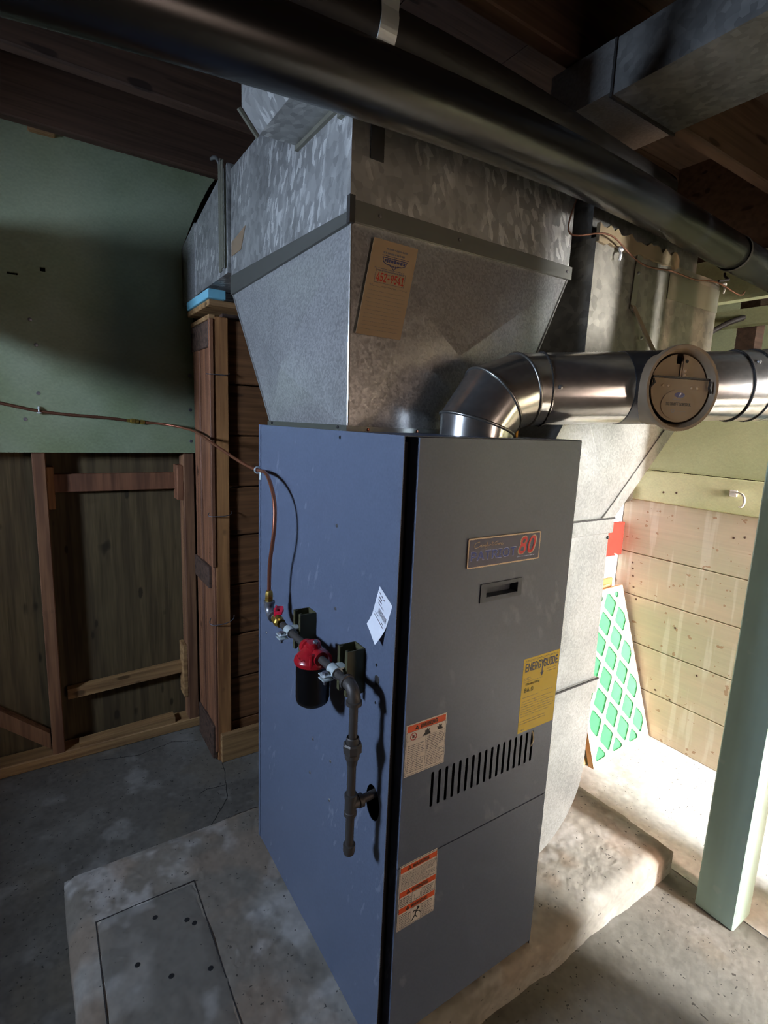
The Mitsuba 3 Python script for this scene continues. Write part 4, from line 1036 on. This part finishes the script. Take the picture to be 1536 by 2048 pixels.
obj('head', cat([lathe([(0.0, 0.0), (0.006, 0.0), (0.0145, -0.002), (0.016, -0.008), (0.016, -0.014), (0.022, -0.020), (0.033, -0.029), (0.0405, -0.038), (0.0415, -0.044), (0.0405, -0.048), (0.034, -0.050)], (GX, FY, 0.874), (0, 0, 1), 40),
                 lathe([(0.0, -0.040), (0.0155, -0.040), (0.0165, -0.037), (0.0165, -0.027), (0.013, -0.024), (0.013, 0.024), (0.0165, 0.027), (0.0165, 0.037), (0.0155, 0.040), (0, 0.040)], (GX, FY, GZ), (0, -1, 0), 28),
                 bx(GX - 0.0245, GX - 0.0105, FY - 0.036, FY - 0.028, GZ - 0.022, GZ + 0.012, 0.003)]), 'red_enamel', ff, 40, label='glossy red cast head')
obj('plug_screw', lathe([(0.0, 0.008), (0.005, 0.008), (0.006, 0.006), (0.006, 0)], (GX, FY - 0.008, 0.871), (0.0, -0.5, 1), 6), 'iron_light', ff)
obj('cast_mark', cat([tube([(GX - 0.0365 + 0.001 * abs(i - 4), FY + 0.012 - 0.0042 * i, 0.8385 + 0.0035 * ((i * 5) % 3)) for i in range(9)], 0.0009, 5)]), 'red_enamel', ff, True)
obj('canister', lathe([(0.0, 0.0), (0.034, 0.0), (0.0375, -0.002), (0.037, -0.010), (0.0365, -0.080), (0.034, -0.090), (0.026, -0.096), (0.0, -0.098)], (GX, FY, 0.826), (0, 0, 1), 44), 'black_gloss', ff, 40, label='black canister')
for i, yb in enumerate((0.355, 0.130)):
    nm = ('black strut bracket on the blue furnace side, nearer the red valve handle', 'black strut bracket on the blue furnace side, between the fuel filter and the lower elbow')[i]
    sb = thing('strut_bracket', nm, 'pipe bracket', 'strut brackets holding the fuel pipe')
    z0, z1 = 0.796, 0.892
    u0, u1 = yb - 0.0205, yb + 0.0205
    chan = Polygon([(u0, 0), (u1, 0), (u1, -0.041), (u1 - 0.010, -0.041), (u1 - 0.010, -0.034), (u1 - 0.0075, -0.034), (u1 - 0.0075, -0.0385), (u1 - 0.0025, -0.0385), (u1 - 0.0025, -0.0025), (u0 + 0.0025, -0.0025), (u0 + 0.0025, -0.0385), (u0 + 0.0075, -0.0385), (u0 + 0.0075, -0.034), (u0 + 0.010, -0.034), (u0 + 0.010, -0.041), (u0, -0.041)])
    chan = Polygon([(b_, a_) for a_, b_ in chan.exterior.coords])
    obj('channel', prism(chan, z1 - z0, 'xy', (0, 0, z0)), 'strut_olive', sb)
    clamp = Point(0, 0).buffer(GR + 0.0035, 20).difference(Point(0, 0).buffer(GR + 0.0005, 20))
    obj('pipe_clamp', cat([prism(clamp, 0.026, ([1, 0, 0], [0, 0, 1], [0, -1, 0]), (GX, yb + 0.013, GZ)), bx(GX + 0.004, -0.036, yb - 0.012, yb + 0.012, GZ + 0.007, GZ + 0.0098), bx(GX + 0.004, -0.036, yb - 0.012, yb + 0.012, GZ - 0.0098, GZ - 0.007), bx(GX - 0.031, GX - 0.008, yb - 0.0125, yb + 0.0125, GZ - 0.0046, GZ - 0.002, 0.001), bx(GX - 0.031, GX - 0.008, yb - 0.0125, yb + 0.0125, GZ - 0.0125, GZ - 0.010, 0.001)]), 'zinc_clamp', sb, 30, label='bright zinc clamp')
    obj('bolt', cat([lathe([(0.0, 0), (0.0065, 0.0), (0.0065, 0.005), (0, 0.005)], (GX - 0.021, yb, GZ - 0.002), (0, 0, 1), 6), lathe([(0.0, 0), (0.003, 0.0), (0.003, 0.024), (0, 0.024)], (GX - 0.021, yb, GZ - 0.024), (0, 0, 1), 10), lathe([(0.0, 0), (0.006, 0.0), (0.006, 0.005), (0, 0.005)], (GX - 0.021, yb, GZ - 0.018), (0, 0, 1), 6)]), 'iron_light', sb)

ct = thing('copper_tube', 'thin copper tube along the green wall, sagging over to the furnace fuel valve', 'copper tube')
ctp = [(-0.165, 1.578, 1.302), (-0.10, 1.565, 1.298), (-0.03, 1.50, 1.285), (-0.012, 1.30, 1.262), (-0.012, 1.0, 1.222), (-0.010, 0.80, 1.198), (-0.008, 0.717, 1.193), (-0.022, 0.623, 1.197), (-0.045, 0.518, 1.178), (-0.056, 0.462, 1.133), (-0.062, 0.452, 1.061), (-0.06, 0.48, 0.985), (-0.058, 0.4905, 0.92), (-0.058, 0.4905, 0.895)]
obj('run', tube(ctp, 0.0048, 14, spline=120), 'copper', ct, True)
obj('wall_run', tube([(-1.5, 1.575, 1.50), (-0.9, 1.576, 1.40), (-0.636, 1.577, 1.354), (-0.522, 1.577, 1.331), (-0.376, 1.577, 1.319), (-0.235, 1.577, 1.308)], 0.0055, 12, spline=60), 'copper_dark', ct, True, label='dull brown copper run along the wall')
obj('flare_union', cat([lathe([(0.0, 0), (0.008, 0), (0.0095, 0.004), (0.0095, 0.014), (0.006, 0.016), (0.006, 0.026), (0.0045, 0.030)], (-0.205, 1.577, 1.306), (-1, 0, 0.07), 6), lathe([(0.0, 0), (0.0075, 0.0), (0.0075, 0.012), (0.0048, 0.014)], (-0.203, 1.577, 1.3055), (1, 0, -0.08), 12), lathe([(0.009, 0), (0.009, 0.012), (0.005, 0.018)], (-0.186, 1.577, 1.304), (1, 0, -0.08), 6)]), 'brass', ct, 20)
obj('wall_clip', cat([bx(-0.529, -0.515, 1.566, 1.588, 1.323, 1.327), loop_tube(np.array([(-0.522 + 0.0, 1.577 + 0.0085 * math.cos(q), 1.331 + 0.0085 * math.sin(q)) for q in np.linspace(0, 2 * math.pi, 16, endpoint=False)]), 0.003), bx(-0.526, -0.518, 1.575, 1.588, 1.337, 1.348, 0.002)]), 'zinc_clamp', ct)
obj('panel_clip', cat([loop_tube(np.array([(-0.008 + 0.008 * math.cos(q), 0.717, 1.193 + 0.008 * math.sin(q)) for q in np.linspace(0, 2 * math.pi, 16, endpoint=False)]), 0.0032), bx(-0.004, 0.0, 0.705, 0.716, 1.165, 1.19, 0.001)]), 'zinc_clamp', ct, 40)
obj('flare_nut', cat([lathe([(0.005, 0), (0.0085, -0.002), (0.0105, -0.010), (0.0105, -0.016), (0.008, -0.018)], (GX, 0.4905, 0.908), (0, 0, 1), 6), lathe([(0.008, 0), (0.0108, -0.001), (0.0108, -0.008), (0.009, -0.009), (0.009, -0.018)], (GX, 0.4905, 0.890), (0, 0, 1), 6)]), 'brass', ct, 15)

# ================================================================== ALCOVE AT THE RIGHT
post = thing('support_post', 'square mint green painted post standing on the floor at the right', 'post')
obj('shaft', bx(1.103, 1.213, -0.229, -0.119, ZF, 2.25, 0.004), 'mint_post_paint', post)

# air filters leaning on the alcove wall
FWD_, FHT, FTH = 0.455, 0.735, 0.024


def leaning(x0, ybase, lean, twist):
    u = np.array([math.cos(twist), math.sin(twist), 0])
    v = np.array([-0.03 * math.cos(twist), math.sin(lean), math.cos(lean)])
    v = v - np.dot(v, u) * u * 0.0
    v /= np.linalg.norm(v)
    w = np.cross(u, v)
    return (u, v, w), np.array([x0, ybase, ZF + 0.002])


fr_, fo = leaning(1.396, 0.448, math.radians(17), 0.04)
af = thing('air_filter', 'pleated air filter with a card lattice over green mesh, leaning in front', 'air filter', 'air filters leaning in the alcove')
frame = sbox(0, 0, FWD_, FHT)
win = sbox(0.024, 0.024, FWD_ - 0.024, FHT - 0.024)
hu, hv = 0.0665, 0.080
cut = []
for i in range(-1, 9):
    for j in range(-1, 11):
        if (i + j) % 2:
            continue
        cx_, cy_ = 0.06 + i * hu, 0.02 + j * hv
        d_ = Polygon([(cx_ - hu, cy_), (cx_, cy_ - hv), (cx_ + hu, cy_), (cx_, cy_ + hv)]).buffer(-0.0105).intersection(win)
        if d_.area > 4e-4:
            cut.append(d_.buffer(-0.011).buffer(0.011, 4))
lat = frame.difference(shapely.union_all(cut))
obj('lattice', prism(lat, 0.0015, fr_, fo), 'filter_card', af)
rim = frame.difference(sbox(0.003, 0.003, FWD_ - 0.003, FHT - 0.003))
obj('rim', prism(rim, FTH, fr_, fo - fr_[2] * FTH), 'cardboard_tan', af)
npl = 70
xs_ = np.linspace(0.004, FWD_ - 0.004, npl)
pv = np.array([fo + fr_[0] * x + fr_[1] * y - fr_[2] * (0.002 + 0.016 * (i % 2)) for y in (0.004, FHT - 0.004) for i, x in enumerate(xs_)])
pf = [t for i in range(npl - 1) for t in ([i, i + 1, npl + i + 1], [i, npl + i + 1, npl + i])]
obj('pleated_mesh', trimesh.Trimesh(pv, pf, process=False), 'filter_green', af, label='green pleated mesh')
obj('label_print', prism(fine_print(0.06, 0.12, 0.006, 0.016, 2, 71, 0.5), 0.0003, fr_, fo + fr_[2] * 0.0015), 'ink_grey', af)
fr2, fo2 = leaning(1.352, 0.486, math.radians(17), 0.04)
af2 = thing('air_filter', 'cardboard edged air filter standing half hidden behind the green lattice one', 'air filter', 'air filters leaning in the alcove')
obj('rim', prism(rim, FTH, fr2, fo2 - fr2[2] * FTH), 'cardboard_tan', af2)
obj('lattice', prism(lat, 0.0015, fr2, fo2), 'cardboard_tan', af2)
solo('orange_carton', bx(1.66, 1.82, 0.728, 0.741, 0.15, 0.63, 0.003), 'orange_card', 'orange card piece showing above the leaning air filters', 'cardboard')
# coat hook
hk = thing('coat_hook', 'white metal coat hook on the green board of the plank wall', 'hook')
HX = 1.846
obj('prong', tube([(HX - 0.002, 0.262, 1.118), (HX - 0.012, 0.235, 1.118), (HX - 0.03, 0.212, 1.112), (HX - 0.042, 0.20, 1.092), (HX - 0.040, 0.205, 1.073), (HX - 0.030, 0.222, 1.066)], [0.004, 0.004, 0.0045, 0.0045, 0.0045, 0.003], 10, spline=30), 'white_enamel', hk, True)
obj('base', bx(HX - 0.006, HX, 0.245, 0.275, 1.10, 1.128, 0.003), 'white_enamel', hk)
solo('dust_clump', trimesh.Trimesh(*(lambda m: (m.vertices * np.array([0.035, 0.028, 0.045]) * (0.75 + 0.5 * meshkit.fbm(m.vertices * 3, 3))[:, None] + np.array([1.82, 0.71, 1.055]), m.faces))(trimesh.creation.icosphere(3))), 'plaster_dark',
     'grey clump of dust and cobweb in the corner beside the return duct', 'dust clump', True)

# thin wires along the return duct
wr_ = thing('bell_wire', 'thin brown wire strung along the top of the return duct', 'wire')
obj('run', tube([(0.63, 0.225, 1.97), (0.61, 0.20, 1.87), (0.60, 0.19, 1.82), (0.66, 0.157, 1.825), (0.777, 0.157, 1.815), (0.86, 0.156, 1.792), (1.0, 0.157, 1.80), (1.15, 0.160, 1.802), (1.30, 0.160, 1.815), (1.37, 0.15, 1.80), (1.46, 0.16, 1.82)], 0.0022, 6, spline=80), 'copper_dark', wr_, True)
obj('run', tube([(1.30, 0.168, 1.825), (1.36, 0.17, 1.84), (1.42, 0.20, 1.86), (1.5, 0.25, 1.90)], 0.004, 6, spline=20), 'wire_dark', wr_, True)
for x, z in ((0.777, 1.812), (1.335, 1.818)):
    obj('clip', cat([lathe([(0.0, 0.0), (0.006, 0.0), (0.008, 0.004), (0.005, 0.012), (0.0, 0.013)], (x, 0.172, z), (0.3, -1, 0.5), 10), tube([(x, 0.168, z), (x - 0.006, 0.160, z - 0.014), (x - 0.004, 0.164, z - 0.026)], 0.003, 6)]), 'white_enamel', wr_)
solo('recess_cable', tube([(1.93, 0.60, 1.70), (1.99, 0.50, 1.80), (2.1, 0.44, 1.86), (2.25, 0.30, 1.88), (2.3, 0.0, 1.86)], 0.012, 8, spline=30), 'wire_dark', 'thick black cable looping through the dark recess above the right wall', 'cable', True)
